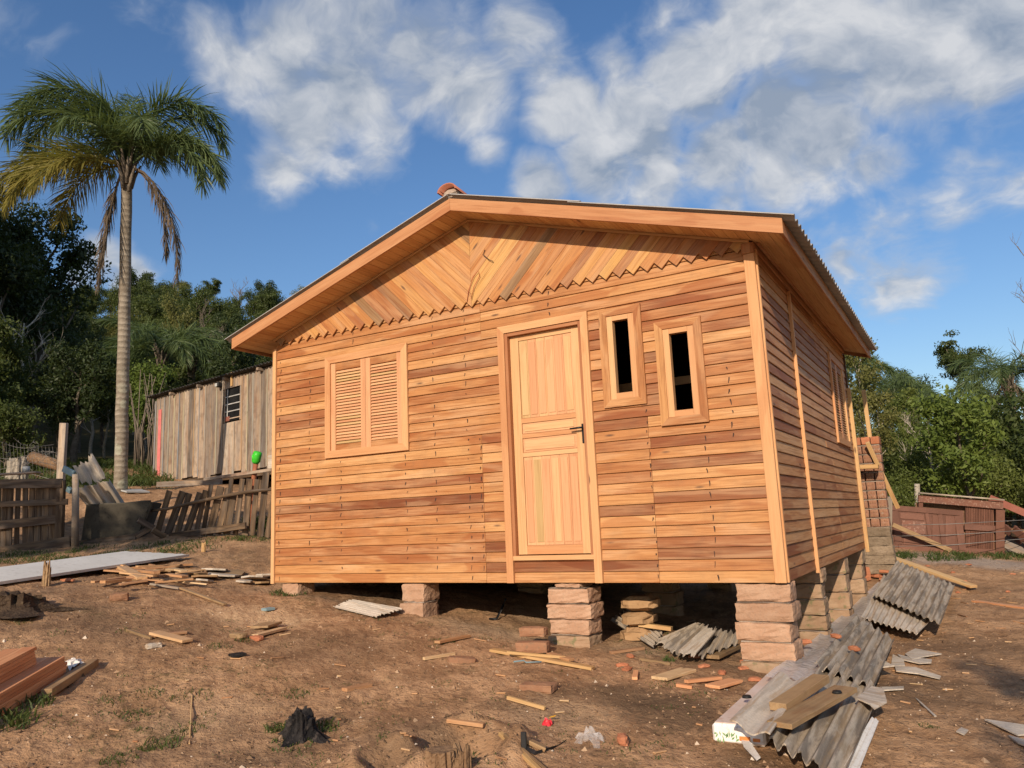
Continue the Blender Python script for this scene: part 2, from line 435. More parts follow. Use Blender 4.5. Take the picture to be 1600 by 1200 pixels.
def fibro_mat(name, light, dark, brown, amount, seed):
    m, n, o = new_mat(name)
    v, rnd = objvec(n)
    run = n.noise(n.vmath('MULTIPLY', v, (1.3, 13, 13)), 1.0, 5, .6, .5)
    run2 = n.noise(n.vmath('MULTIPLY', n.vmath('ADD', v, (3, 9, 1)), (2.2, 22, 22)), 1.0, 4, .6, .3)
    spots = n.noise(v, 55, 4, .65)
    pat = n.noise(v, 5.5, 4, .6)
    c = n.mix(n.maprange(spots, .35, .7), (*light, 1), tuple(x * .82 for x in light) + (1,))
    c = n.mix(n.math('MULTIPLY', n.maprange(run, .44, .60), amount), c, (*dark, 1))
    c = n.mix(n.math('MULTIPLY', n.maprange(run2, .50, .66), .75), c, (*brown, 1))
    c = n.mix(n.math('MULTIPLY', n.math('MULTIPLY', n.maprange(pat, .55, .7), n.maprange(spots, .45, .6)), .6), c, (.50, .47, .41, 1))
    finish(n, o, c, .9, n.math('ADD', spots, n.math('MULTIPLY', pat, .5)), .5, .006, .2)
    return m


M['fibro'] = fibro_mat('dark_fibre_cement', (.45, .38, .295), (.088, .074, .062), (.27, .20, .125), .66, 1)
M['fibrolight'] = fibro_mat('pale_fibre_cement_sheet', (.57, .495, .40), (.27, .23, .185), (.38, .27, .17), .5, 2)


def plastic_film():
    m, n, o = new_mat('milky_plastic_film')
    v, rnd = objvec(n)
    f = n.noise(n.vmath('MULTIPLY', v, (2, 9, 9)), 3.0, 5, .6, 1.)
    b = n.new('ShaderNodeBsdfPrincipled', {'Base Color': (.60, .56, .52, 1), 'Roughness': .35, 'Alpha': n.maprange(f, .3, .7, .45, .85)})
    bn = n.new('ShaderNodeBump', {'Strength': .7, 'Distance': .02, 'Height': f})
    n.l.new(bn.outputs[0], b.inputs['Normal'])
    n.l.new(b.outputs[0], o.inputs[0])
    return m


M['film'] = plastic_film()


def leafmat(name, a, b, trans=.35, rough=.55):
    m, n, o = new_mat(name)
    rnd = n.new('ShaderNodeObjectInfo').outputs['Random']
    isl = n.new('ShaderNodeNewGeometry').outputs['Random Per Island']
    pos = n.new('ShaderNodeTexCoord').outputs['Object']
    cl = n.noise(pos, .55, 2, .5)
    f = n.math('ADD', n.math('MULTIPLY', isl, .45), n.math('ADD', n.math('MULTIPLY', rnd, .35), n.math('MULTIPLY', n.math('SUBTRACT', cl, .4), .9)))
    c = n.mix(f, (*a, 1), (*b, 1))
    d = n.new('ShaderNodeBsdfPrincipled', {'Base Color': c, 'Roughness': rough, 'Specular IOR Level': .3})
    t = n.new('ShaderNodeBsdfTranslucent', {'Color': n.mix(.5, c, (.16, .19, .02, 1))})
    mx = n.new('ShaderNodeMixShader', {0: trans, 1: d.outputs[0], 2: t.outputs[0]})
    n.l.new(mx.outputs[0], o.inputs[0])
    return m


M['leafdark'] = leafmat('dark_leaves', (.020, .034, .012), (.050, .072, .020), .25)
M['leafhill'] = leafmat('hill_leaves', (.042, .066, .018), (.105, .130, .032), .34)
M['leafmid'] = leafmat('mid_green_leaves', (.080, .120, .028), (.185, .215, .050), .42)
M['leafwarm'] = leafmat('olive_leaves', (.115, .125, .034), (.25, .235, .070), .42)
M['leafbright'] = leafmat('bright_green_leaves', (.085, .14, .026), (.21, .265, .055), .42)
M['leafdry'] = leafmat('dry_brown_leaves', (.085, .060, .030), (.15, .115, .055), .25)
M['frond'] = leafmat('palm_frond_green', (.080, .130, .050), (.175, .225, .090), .40, .35)
M['frondyellow'] = leafmat('palm_frond_yellow', (.16, .165, .045), (.34, .265, .055), .38, .4)
M['fronddead'] = leafmat('palm_frond_dead', (.10, .072, .050), (.18, .135, .095), .2, .8)
M['grass'] = leafmat('grass_blades', (.035, .06, .014), (.10, .13, .035), .3)


_SD, _DAMP_SHADE, _SAND = (.62, .42, .24, 1), (.13, .085, .05, 1), (.50, .34, .20, 1)  # dark tone: damp soil, plus soft shade painted into the lower left ground
STAINS_SHADE = []
for (u, v, rr_, c_, a_) in ((398, 962, .75, _SD, .75), (425, 975, .45, _SD, .6), (1060, 1110, .55, _DAMP_SHADE, .8), (980, 1090, .4, _DAMP_SHADE, .7), (1180, 1190, .3, _DAMP_SHADE, .6), (240, 985, .9, _DAMP_SHADE, .45), (90, 965, .8, _DAMP_SHADE, .45), (520, 1010, .8, _DAMP_SHADE, .4),
                            (850, 960, .7, _SAND, .7), (760, 985, .6, _SAND, .5), (1000, 1010, .5, _SAND, .5), (1450, 1080, .7, _DAMP_SHADE, .55), (1520, 1010, .9, _DAMP_SHADE, .5), (330, 1120, .5, _SAND, .4), (880, 1120, .5, _SAND, .5), (1550, 880, .9, (.40, .36, .31, 1), .6), (1450, 872, .7, (.40, .36, .31, 1), .5), (640, 1165, .35, _DAMP_SHADE, .5)):
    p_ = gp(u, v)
    STAINS_SHADE.append((p_.x, p_.y, rr_, c_, a_))


def ground_mat():
    m, n, o = new_mat('bare_red_earth')
    v = n.new('ShaderNodeTexCoord').outputs['Object']
    big = n.noise(v, .55, 4, .55, .4)
    mid = n.noise(v, 2.3, 5, .6, .5)
    fine = n.noise(v, 22, 5, .65)
    grit = n.noise(v, 110, 3, .7)
    c = n.mix(n.maprange(mid, .36, .66), (.345, .196, .100, 1), (.52, .312, .168, 1))
    c = n.mix(n.math('MULTIPLY', n.maprange(big, .50, .66), .75), c, (.15, .098, .058, 1))     # moist trodden patches
    c = n.mix(n.math('MULTIPLY', n.maprange(fine, .52, .72), .50), c, (.17, .105, .06, 1))
    c = n.mix(n.math('MULTIPLY', n.maprange(grit, .55, .75), .35), c, (.50, .36, .23, 1))
    clod = n.noise(n.vmath('ADD', v, (2, 5, 0)), 9.5, 5, .62, .4)
    c = n.mix(n.math('MULTIPLY', n.maprange(clod, .54, .66), .55), c, (.16, .098, .054, 1))
    c = n.mix(n.math('MULTIPLY', n.maprange(clod, .44, .34), .35), c, (.55, .36, .21, 1))
    grn = n.noise(n.vmath('ADD', v, (7, 3, 0)), 1.6, 5, .65)
    c = n.mix(n.math('MULTIPLY', n.math('MULTIPLY', n.maprange(grn, .56, .70), n.maprange(fine, .42, .6)), .50), c, (.085, .085, .030, 1))
    vo = n.new('ShaderNodeTexVoronoi', {'Vector': v, 'Scale': 26})
    sel = n.new('ShaderNodeSeparateColor', {0: vo.outputs['Color']}).outputs[0]
    chip = n.math('MULTIPLY', n.maprange(vo.outputs['Distance'], .22, .14), n.maprange(sel, .94, .95))
    c = n.mix(n.math('MULTIPLY', chip, .8), c, (.52, .38, .25, 1))
    for (sx_, sy_, rr_, col_, am_) in STAINS_SHADE:
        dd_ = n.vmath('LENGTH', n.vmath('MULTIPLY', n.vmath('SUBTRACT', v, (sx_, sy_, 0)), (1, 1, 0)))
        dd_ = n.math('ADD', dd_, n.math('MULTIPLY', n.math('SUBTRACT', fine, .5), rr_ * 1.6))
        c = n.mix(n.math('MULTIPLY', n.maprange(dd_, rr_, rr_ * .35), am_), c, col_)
    v2 = n.new('ShaderNodeTexVoronoi', {'Vector': n.vmath('ADD', v, n.vmath('MULTIPLY', n.noise(v, 30, 2, .5, out=1), (.03, .03, .03))), 'Scale': 48})
    sel2 = n.new('ShaderNodeSeparateColor', {0: v2.outputs['Color']}).outputs[1]
    spk = n.math('MULTIPLY', n.maprange(v2.outputs['Distance'], .42, .25), n.maprange(sel2, .80, .82))
    c = n.mix(n.math('MULTIPLY', spk, .55), c, (.13, .082, .048, 1))
    # farther from the yard the soil carries a cover of grass
    px = n.new('ShaderNodeSeparateXYZ', {0: v})
    dd = n.vmath('LENGTH', n.vmath('SUBTRACT', v, (-3, -1, 0)))
    gm = n.math('MULTIPLY', n.maprange(n.math('ADD', dd, n.math('MULTIPLY', n.math('SUBTRACT', mid, .5), 10)), 17, 22), .85)
    c = n.mix(gm, c, (.055, .06, .022, 1))
    hgt = n.math('ADD', n.math('MULTIPLY', fine, .7), n.math('MULTIPLY', grit, .25))
    hgt = n.math('ADD', n.math('ADD', hgt, n.math('MULTIPLY', spk, .5)), n.math('ADD', n.math('MULTIPLY', mid, .5), n.math('MULTIPLY', clod, 1.1)))
    finish(n, o, c, .95, hgt, .75, .04, .12)
    return m


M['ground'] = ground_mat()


def palm_bark():
    m, n, o = new_mat('ringed_palm_bark')
    v = n.new('ShaderNodeTexCoord').outputs['Object']
    z = n.new('ShaderNodeSeparateXYZ', {0: v}).outputs[2]
    f1 = n.noise(v, 4, 5, .6)
    f2 = n.noise(v, 25, 4, .6)
    ring = n.math('SINE', n.math('MULTIPLY', n.math('ADD', z, n.math('MULTIPLY', f1, .12)), 52))
    c = n.mix(n.maprange(f1, .35, .65), (.215, .18, .135, 1), (.33, .285, .22, 1))
    c = n.mix(n.math('MULTIPLY', n.math('MULTIPLY', n.maprange(ring, .3, 1.), n.maprange(f1, .38, .6)), .50), c, (.09, .07, .05, 1))
    vo = n.new('ShaderNodeTexVoronoi', {'Vector': n.vmath('ADD', v, n.vmath('MULTIPLY', n.noise(v, 5, 2, .5, out=1), (.15, .15, .15))), 'Scale': 3.2})
    sel = n.new('ShaderNodeSeparateColor', {0: vo.outputs['Color']}).outputs[0]
    lich = n.math('MULTIPLY', n.math('MULTIPLY', n.maprange(vo.outputs['Distance'], .42, .34), n.maprange(sel, .50, .53)), n.maprange(z, 2.9, 1.6))
    c = n.mix(n.math('MULTIPLY', lich, .75), c, (.37, .37, .28, 1))
    c = n.mix(n.math('MULTIPLY', n.maprange(f2, .5, .7), .4), c, (.11, .09, .06, 1))
    finish(n, o, c, .9, n.math('ADD', n.math('MULTIPLY', ring, .5), f2), .6, .015, .15)
    return m


M['palmbark'] = palm_bark()

# ------------------------------------------------------------------ object helpers
MW = {}


def mesh(name, V, F, mat, smooth_=False):
    me = bpy.data.meshes.new(name)
    if isinstance(V, np.ndarray) and isinstance(F, np.ndarray):
        k = F.shape[1]
        me.vertices.add(len(V))
        me.vertices.foreach_set('co', np.ascontiguousarray(V, np.float32).ravel())
        me.loops.add(F.size)
        me.loops.foreach_set('vertex_index', np.ascontiguousarray(F, np.int32).ravel())
        me.polygons.add(len(F))
        me.polygons.foreach_set('loop_start', np.arange(len(F), dtype=np.int32) * k)
        me.polygons.foreach_set('loop_total', np.full(len(F), k, np.int32))
        me.update(calc_edges=True)
        me.validate()
    else:
        me.from_pydata([tuple(v) for v in V], [], [tuple(f) for f in F])
        me.update()
    if smooth_:
        me.polygons.foreach_set('use_smooth', [True] * len(me.polygons))
    if mat is not None:
        me.materials.append(M[mat] if isinstance(mat, str) else mat)
    return me


def put(name, me, mw=None, parent=None, **props):
    o = bpy.data.objects.new(name, me)
    COL.objects.link(o)
    mw = mw if mw is not None else Matrix.Identity(4)
    if parent is not None:
        o.parent = parent
        o.matrix_basis = MW[parent.name].inverted() @ mw
    else:
        o.matrix_basis = mw
    MW[o.name] = mw.copy()
    for k, v in props.items():
        if v is not None:
            o[k] = v
    return o


def thing(name, label, cat, loc=(0, 0, 0), rz=0, group=None):
    mw = Matrix.Translation(Vector(loc)) @ Matrix.Rotation(rz, 4, 'Z')
    o = put(name, None, mw, None, label=label, category=cat, group=group)
    o.empty_display_size = .2
    return o


def frame(p, x, z):
    """matrix with local X along x, local Z as near as possible to z"""
    x = Vector(x).normalized()
    z = Vector(z)
    y = z.cross(x)
    if y.length < 1e-6:
        y = Vector((0, 1, 0)).cross(x)
    y.normalize()
    z = x.cross(y)
    m = Matrix.Identity(4)
    for i in range(3):
        m[i][0], m[i][1], m[i][2], m[i][3] = x[i], y[i], z[i], p[i]
    return m


_cache = {}


def box_me(sx, sy, sz, b, mat):
    key = (round(sx, 4), round(sy, 4), round(sz, 4), b, mat)
    if key in _cache:
        return _cache[key]
    b = min(b, sx * .3, sy * .3, sz * .3)
    hx, hy, hzv = sx / 2, sy / 2, sz / 2
    V, idx = [], {}
    for ix in (-1, 1):
        for iy in (-1, 1):
            for iz in (-1, 1):
                for ax in range(3):
                    p = [ix * hx, iy * hy, iz * hzv]
                    for a in range(3):
                        if a != ax:
                            p[a] -= (ix, iy, iz)[a] * b
                    idx[(ix, iy, iz, ax)] = len(V)
                    V.append(p)
    F = []
    for ax in range(3):
        a1, a2 = [(1, 2), (2, 0), (0, 1)][ax]
        for s in (-1, 1):
            q = []
            for (c1, c2) in ((-1, -1), (1, -1), (1, 1), (-1, 1)):
                k = [0, 0, 0]
                k[ax], k[a1], k[a2] = s, c1, c2
                q.append(idx[(*k, ax)])
            F.append(q if s > 0 else q[::-1])
    for ax in range(3):                          # edge chamfers, edges parallel to ax
        a1, a2 = [(1, 2), (2, 0), (0, 1)][ax]
        for s1 in (-1, 1):
            for s2 in (-1, 1):
                q = []
                for (sa, own) in ((-1, a1), (1, a1), (1, a2), (-1, a2)):
                    k = [0, 0, 0]
                    k[ax], k[a1], k[a2] = sa, s1, s2
                    q.append(idx[(*k, own)])
                F.append(q if s1 * s2 < 0 else q[::-1])
    for ix in (-1, 1):
        for iy in (-1, 1):
            for iz in (-1, 1):
                q = [idx[(ix, iy, iz, a)] for a in range(3)]
                F.append(q if ix * iy * iz > 0 else q[::-1])
    me = mesh('box', V, F, mat)
    _cache[key] = me
    return me


def box(name, parent, c, dims, mat, b=.004, rz=0, mw=None, **kw):
    mw = mw if mw is not None else Matrix.Translation(Vector(c)) @ Matrix.Rotation(rz, 4, 'Z')
    return put(name, box_me(*dims, b, mat), mw, parent, **kw)


def board(name, parent, p0, p1, width, thick, up, mat, b=.003, **kw):
    """board from p0 to p1 (centre line), width along `up`, thickness across"""
    p0, p1 = Vector(p0), Vector(p1)
    return put(name, box_me((p1 - p0).length, thick, width, b, mat), frame((p0 + p1) / 2, p1 - p0, up), parent, **kw)


def prism(name, parent, poly, y0, y1, ang, mat, **kw):
    """outline in the XZ plane, extruded along Y; local X runs at angle `ang` in that plane (the grain)"""
    P = np.array(poly, float)
    c = P.mean(0)
    ca, sa = math.cos(ang), math.sin(ang)
    Q = (P - c) @ np.array([[ca, -sa], [sa, ca]])
    area = sum(Q[i][0] * Q[(i + 1) % len(Q)][1] - Q[(i + 1) % len(Q)][0] * Q[i][1] for i in range(len(Q)))
    if area < 0:
        Q = Q[::-1]
    k = len(Q)
    h = (y1 - y0) / 2
    V = [(q[0], -h, q[1]) for q in Q] + [(q[0], h, q[1]) for q in Q]
    F = [list(range(k)), list(range(2 * k - 1, k - 1, -1))]
    for i in range(k):
        j = (i + 1) % k
        F.append([j, i, i + k, j + k])
    mw = frame((c[0], (y0 + y1) / 2, c[1]), (ca, 0, sa), (-sa, 0, ca))
    return put(name, mesh(name, V, F, mat), mw, parent, **kw)


def clip(poly, nx, nz, d):
    """keep nx*x+nz*z<=d"""
    out = []
    for i in range(len(poly)):
        a, b = poly[i], poly[(i + 1) % len(poly)]
        fa, fb = nx * a[0] + nz * a[1] - d, nx * b[0] + nz * b[1] - d
        if fa <= 0:
            out.append(a)
        if fa * fb < 0:
            t = fa / (fa - fb)
            out.append((a[0] + t * (b[0] - a[0]), a[1] + t * (b[1] - a[1])))
    return out


def tube_arrays(pts, rad, sides=8, cap=True):
    pts = [Vector(p) for p in pts]
    V, F = [], []
    ref = Vector((0.3, 0.2, 1)).normalized()
    for i, p in enumerate(pts):
        d = (pts[min(i + 1, len(pts) - 1)] - pts[max(i - 1, 0)]).normalized()
        a = d.cross(ref)
        if a.length < .1:
            a = d.cross(Vector((1, 0, 0)))
        a.normalize()
        b = d.cross(a)
        r = rad[i] if hasattr(rad, '__len__') else rad
        for k in range(sides):
            t = 2 * math.pi * k / sides
            V.append(p + a * (r * math.cos(t)) + b * (r * math.sin(t)))
    for i in range(len(pts) - 1):
        for k in range(sides):
            k2 = (k + 1) % sides
            F.append([i * sides + k, i * sides + k2, (i + 1) * sides + k2, (i + 1) * sides + k])
    if cap:
        F.append(list(range(sides))[::-1])
        F.append([(len(pts) - 1) * sides + k for k in range(sides)])
    return V, F


def tube(name, parent, pts, rad, mat, sides=8, origin=None, **kw):
    V, F = tube_arrays(pts, rad, sides)
    c = Vector(origin) if origin is not None else sum((Vector(p) for p in pts), Vector()) / len(pts)
    return put(name, mesh(name, [v - c for v in V], F, mat, True), Matrix.Translation(c), parent, **kw)


def rough_block(dims, seed, mat, amp=.012, n_=3, rnd=.02):
    """hewn block: subdivided box with rounded, uneven faces"""
    r = np.random.default_rng(seed)
    V, F, idx = [], [], {}
    N = n_

    def vid(i, j, k):
        key = (i, j, k)
        if key not in idx:
            p = np.array([i / N - .5, j / N - .5, k / N - .5]) * 2
            ext = np.sum(np.abs(p) > .99)
            p = p * np.array(dims) / 2
            if ext >= 2:
                p -= np.sign(p) * (np.abs(p) > np.array(dims) / 2 * .99) * rnd * (0.6 + .8 * r.random())
            p += r.normal(0, amp, 3) * .5
            idx[key] = len(V)
            V.append(p)
        return idx[key]
    for i in range(N):
        for j in range(N):
            F.append([vid(i, j, 0), vid(i, j + 1, 0), vid(i + 1, j + 1, 0), vid(i + 1, j, 0)])
            F.append([vid(i, j, N), vid(i + 1, j, N), vid(i + 1, j + 1, N), vid(i, j + 1, N)])
            F.append([vid(i, 0, j), vid(i + 1, 0, j), vid(i + 1, 0, j + 1), vid(i, 0, j + 1)])
            F.append([vid(i, N, j), vid(i, N, j + 1), vid(i + 1, N, j + 1), vid(i + 1, N, j)])
            F.append([vid(0, i, j), vid(0, i, j + 1), vid(0, i + 1, j + 1), vid(0, i + 1, j)])
            F.append([vid(N, i, j), vid(N, i + 1, j), vid(N, i + 1, j + 1), vid(N, i, j + 1)])
    return mesh('block', V, F, mat)


def sheet(name, corners, waves, amp, mat, parent=None, thick=.007, seed=0, ragged=.02, nlen=8, sag=0.0, **kw):
    """corrugated sheet on four corners: ridges run from edge c0-c1 to edge c3-c2"""
    c = [Vector(q) for q in corners]
    o = sum(c, Vector()) / 4
    c = [q - o for q in c]
    r = random.Random(seed)
    na = max(2, int(waves * 8))
    nrm = ((c[1] - c[0]).cross(c[3] - c[0])).normalized()
    if nrm.z < 0:
        nrm = -nrm
    L = ((c[3] - c[0]).length + (c[2] - c[1]).length) / 2
    e0 = [r.uniform(0, ragged) / L for _ in range(na + 1)]
    e1 = [r.uniform(0, ragged) / L for _ in range(na + 1)]
    top = []
    for i in range(na + 1):
        a = i / na
        for j in range(nlen + 1):
            t = e0[i] + (1 - e0[i] - e1[i]) * j / nlen
            p = (c[0] * (1 - a) + c[1] * a) * (1 - t) + (c[3] * (1 - a) + c[2] * a) * t
            p = p + nrm * (amp * math.sin(2 * math.pi * waves * a + .6) - sag * 4 * t * (1 - t))
            top.append(p)
    K = nlen + 1
    V = top + [p - nrm * thick for p in top]
    n0 = len(top)
    F = []
    flip = ((c[1] - c[0]).cross(c[3] - c[0])).dot(nrm) < 0
    for i in range(na):
        for j in range(nlen):
            q = [i * K + j, (i + 1) * K + j, (i + 1) * K + j + 1, i * K + j + 1]
            if flip:
                q = q[::-1]
            F.append(q)
            F.append([n0 + k for k in q[::-1]])
    ring = [i * K for i in range(na + 1)] + [na * K + j for j in range(1, K)] + [i * K + nlen for i in range(na - 1, -1, -1)] + [j for j in range(nlen - 1, 0, -1)]
    base_ = len(V)
    V = V + [V[a] for a in ring] + [V[a + n0] for a in ring]
    nr_ = len(ring)
    for i in range(nr_):
        j = (i + 1) % nr_
        q = [base_ + j, base_ + i, base_ + nr_ + i, base_ + nr_ + j]
        F.append(q if not flip else q[::-1])
    # local X along the ridges
    mw = frame(o, (c[3] - c[0]), nrm)
    inv = mw.to_3x3().inverted()
    V = [inv @ v for v in V]
    me = mesh(name, V, F, mat)
    me.polygons.foreach_set('use_smooth', [k < 2 * na * nlen for k in range(len(me.polygons))])
    return put(name, me, mw, parent, **kw)

# ------------------------------------------------------------------ ground
def build_ground():
    fwd = math.atan2(RM[1][0], RM[1][1])
    fine = np.arange(-37, 37.01, .13)
    coarse = np.arange(37, 323, 4.0)[1:]
    az = np.radians(np.r_[fine, coarse]) + fwd
    r = [1.0]
    while r[-1] < 30:
        r.append(r[-1] * 1.0115)
    while r[-1] < 900:
        r.append(r[-1] * 1.07)
    r = np.array([.02, .5] + r)
    A, R_ = np.meshgrid(az, r, indexing='ij')
    X = CAM[0] + np.sin(A) * R_
    Y = CAM[1] + np.cos(A) * R_
    Z = H(X, Y)
    na, nr = X.shape
    V = np.stack([X, Y, Z], -1).reshape(-1, 3)
    i = np.arange(na)[:, None]
    j = np.arange(nr - 1)[None]
    i2 = (i + 1) % na
    F = np.stack([i * nr + j, i * nr + j + 1, i2 * nr + j + 1, i2 * nr + j], -1).reshape(-1, 4)
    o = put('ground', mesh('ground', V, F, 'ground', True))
    o['kind'] = 'structure'


build_ground()

# ------------------------------------------------------------------ the new wooden house
WD, DP, HT = 5.62, 5.37, 2.76
RX, RZ, SL = -2.81, 3.66, .305


def sof(x):
    return RZ - SL * abs(x - RX)


house = thing('wooden_house', 'new unpainted plank house with gable roof standing on low stone piers', 'house', (0, 0, 0))
PITCH = .0949
ROWS = 29


def siding_me(L, h, mat):
    key = ('sid', round(L, 3), round(h, 4), mat)
    if key in _cache:
        return _cache[key]
    pr = [(-.000, -h / 2 + .003), (.003, -h / 2), (.026, -h / 2), (.026, h / 2), (.014, h / 2), (.010, h / 2 - .006)]
    k = len(pr)
    V = [(-L / 2, a, b) for a, b in pr] + [(L / 2, a, b) for a, b in pr]
    F = [list(range(k)), list(range(2 * k - 1, k - 1, -1))]
    for i in range(k):
        j = (i + 1) % k
        F.append([j, i, i + k, j + k])
    _cache[key] = mesh('siding', V, F, mat)
    return _cache[key]


def front_plank(x0, x1, z0, z1):
    if x1 - x0 < .02 or z1 - z0 < .012:
        return
    jz = random.uniform(-.0012, .0012)
    jy = random.uniform(-.0015, .0015)
    mw = Matrix.Translation(((x0 + x1) / 2, jy, (z0 + z1) / 2 + jz)) @ Matrix.Rotation(random.uniform(-.0006, .0006), 4, 'Y')
    put('plank', siding_me(x1 - x0 - .003, z1 - z0 - .0032, 'siding'), mw, house)


OPEN = [(-4.735, -3.715, 1.405, 2.42), (-2.45, -1.62, .215, 2.40), (-1.375, -1.085, 1.60, 2.385), (-.85, -.55, 1.385, 2.18)]
for k in range(ROWS):
    z0, z1 = k * PITCH, (k + 1) * PITCH
    spans = [(-5.58, -.085)]
    small = []
    for (a, b, c, d) in OPEN:
        if d <= z0 or c >= z1:
            continue
        if c > z0:
            small.append((a, b, z0, c))
        if d < z1:
            small.append((a, b, d, z1))
        ns = []
        for (s, e) in spans:
            if a > s and b < e:
                ns += [(s, a), (b, e)]
            else:
                ns.append((s, e))
        spans = ns
    joints = []
    if k < 15 or k in (27, 26, 25, 28):
        joints.append(-2.763 if k < 15 else -2.728)
    if k < 15:
        joints.append(-1.035 if k < 11 else -1.035 + random.uniform(-.01, .01))
    for (s, e) in spans:
        cut = [s] + [j for j in joints if s + .1 < j < e - .1] + [e]
        for i in range(len(cut) - 1):
            front_plank(cut[i], cut[i + 1], z0, z1)
    for (a, b, c, d) in small:
        front_plank(a, b, c, d)

# dark sheathing behind the planks, floor, ceiling, inner walls
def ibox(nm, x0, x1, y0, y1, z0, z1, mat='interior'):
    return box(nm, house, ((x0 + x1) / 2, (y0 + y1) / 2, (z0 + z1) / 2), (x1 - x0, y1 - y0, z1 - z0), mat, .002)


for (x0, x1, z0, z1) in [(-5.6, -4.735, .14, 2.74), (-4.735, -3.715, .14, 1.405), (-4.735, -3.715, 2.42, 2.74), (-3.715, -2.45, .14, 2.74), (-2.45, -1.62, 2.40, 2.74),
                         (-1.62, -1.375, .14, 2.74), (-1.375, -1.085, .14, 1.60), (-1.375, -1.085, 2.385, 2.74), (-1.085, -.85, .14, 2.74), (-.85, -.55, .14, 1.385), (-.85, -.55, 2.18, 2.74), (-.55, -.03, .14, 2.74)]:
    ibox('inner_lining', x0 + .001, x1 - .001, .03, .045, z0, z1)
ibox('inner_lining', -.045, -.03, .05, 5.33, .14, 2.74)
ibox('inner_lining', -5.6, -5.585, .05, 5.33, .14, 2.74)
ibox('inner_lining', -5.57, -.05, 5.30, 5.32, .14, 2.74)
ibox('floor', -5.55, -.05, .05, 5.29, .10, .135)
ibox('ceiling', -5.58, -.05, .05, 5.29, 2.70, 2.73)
ibox('partition_wall', -3.2, -3.12, .05, 3.5, .136, 2.69)
board('cross_beam', house, (-1.9, .8, 1.838), (-.06, .8, 1.838), .08, .04, (0, 0, 1), 'trim')
for x in (-5.55, -4.3, -3.0, -1.6, -.09):
    board('floor_beam', house, (x, .06, .05), (x, 5.3, .05), .10, .07, (0, 0, 1), 'interior')
for y in (.075, 5.28):
    board('floor_beam', house, (-5.5, y, .045), (-.14, y, .045), .08, .05, (0, 0, 1), 'interior')

# side wall (right), left wall, back wall
def wall_plank(p0, p1, z0, z1, nrm, mat):
    p0, p1 = Vector(p0), Vector(p1)
    L = (p1 - p0).length
    zc = (z0 + z1) / 2 + random.uniform(-.001, .001)
    c = (p0 + p1) / 2
    x = (p1 - p0).normalized()
    m = Matrix.Identity(4)
    yv = -Vector((nrm[0], nrm[1], 0))
    zv = Vector((0, 0, 1))
    if x.cross(yv).dot(zv) < 0:
        x = -x
    j = random.uniform(-.0015, .0015)
    for i in range(3):
        m[i][0], m[i][1], m[i][2] = x[i], yv[i], zv[i]
    m[0][3], m[1][3], m[2][3] = c.x - nrm[0] * (j + .0), c.y - nrm[1] * j, zc
    put('plank', siding_me(L - .003, z1 - z0 - .0022, mat), m, house)


SY0, SY1, SZ0, SZ1 = 3.80, 4.95, 1.41, 2.44
for k in range(ROWS):
    z0, z1 = k * PITCH, (k + 1) * PITCH
    segs = [(.03, 1.393), (1.428, 3.3), (3.3, DP)] if k < 13 else [(.03, 1.393), (1.428, DP)]
    if k % 3 == 1:
        segs = [(.03, 1.393), (1.428, 3.3 + random.uniform(-.02, .02) if k < 13 else 2.9), (3.302 if k < 13 else 2.902, DP)]
    for (a, b) in segs:
        if z1 > SZ0 and z0 < SZ1 and b > SY0:
            if a < SY0:
                wall_plank((0, a, 0), (0, SY0, 0), z0, z1, (1, 0), 'sidewood')
            wall_plank((0, SY1, 0), (0, b, 0), z0, z1, (1, 0), 'sidewood')
            if z0 < SZ0 - .012:
                wall_plank((0, SY0, 0), (0, SY1, 0), z0, SZ0, (1, 0), 'sidewood')
            if z1 > SZ1 + .012:
                wall_plank((0, SY0, 0), (0, SY1, 0), SZ1, z1, (1, 0), 'sidewood')
        else:
            wall_plank((0, a, 0), (0, b, 0), z0, z1, (1, 0), 'sidewood')
    wall_plank((-WD, .03, 0), (-WD, DP, 0), z0, z1, (-1, 0), 'sidewood')
    wall_plank((-WD + .03, DP, 0), (-.03, DP, 0), z0, z1, (0, 1), 'sidewood')
# corner boards, battens
board('corner_trim', house, (-.037, -.003, .0), (-.037, -.003, 2.70), .090, .036, (1, 0, 0), 'trim')
board('corner_trim', house, (.007, .036, .0), (.007, .036, 2.74), .036, .030, (0, 1, 0), 'trim')
board('corner_trim', house, (-5.603, -.003, -.012), (-5.603, -.003, 2.70), .050, .036, (1, 0, 0), 'trim')
board('batten', house, (.010, 1.41, -.03), (.010, 1.41, 2.70), .036, .034, (0, 1, 0), 'trim')
board('corner_trim', house, (.020, DP + .015, -.05), (.020, DP + .015, 2.22), .05, .05, (0, 1, 0), 'yellow')
board('corner_trim', house, (-.005, DP + .055, 2.1), (-.005, DP + .055, 2.72), .05, .04, (0, 1, 0), 'interior')

board('frieze_board', house, (.004, .0, 2.772), (.004, 5.4, 2.772), .07, .02, (0, 0, 1), 'sidewood')
board('corner_trim', house, (-.04, -.01, 2.7015), (-.04, -.01, 2.79), .10, .05, (1, 0, 0), 'gable')
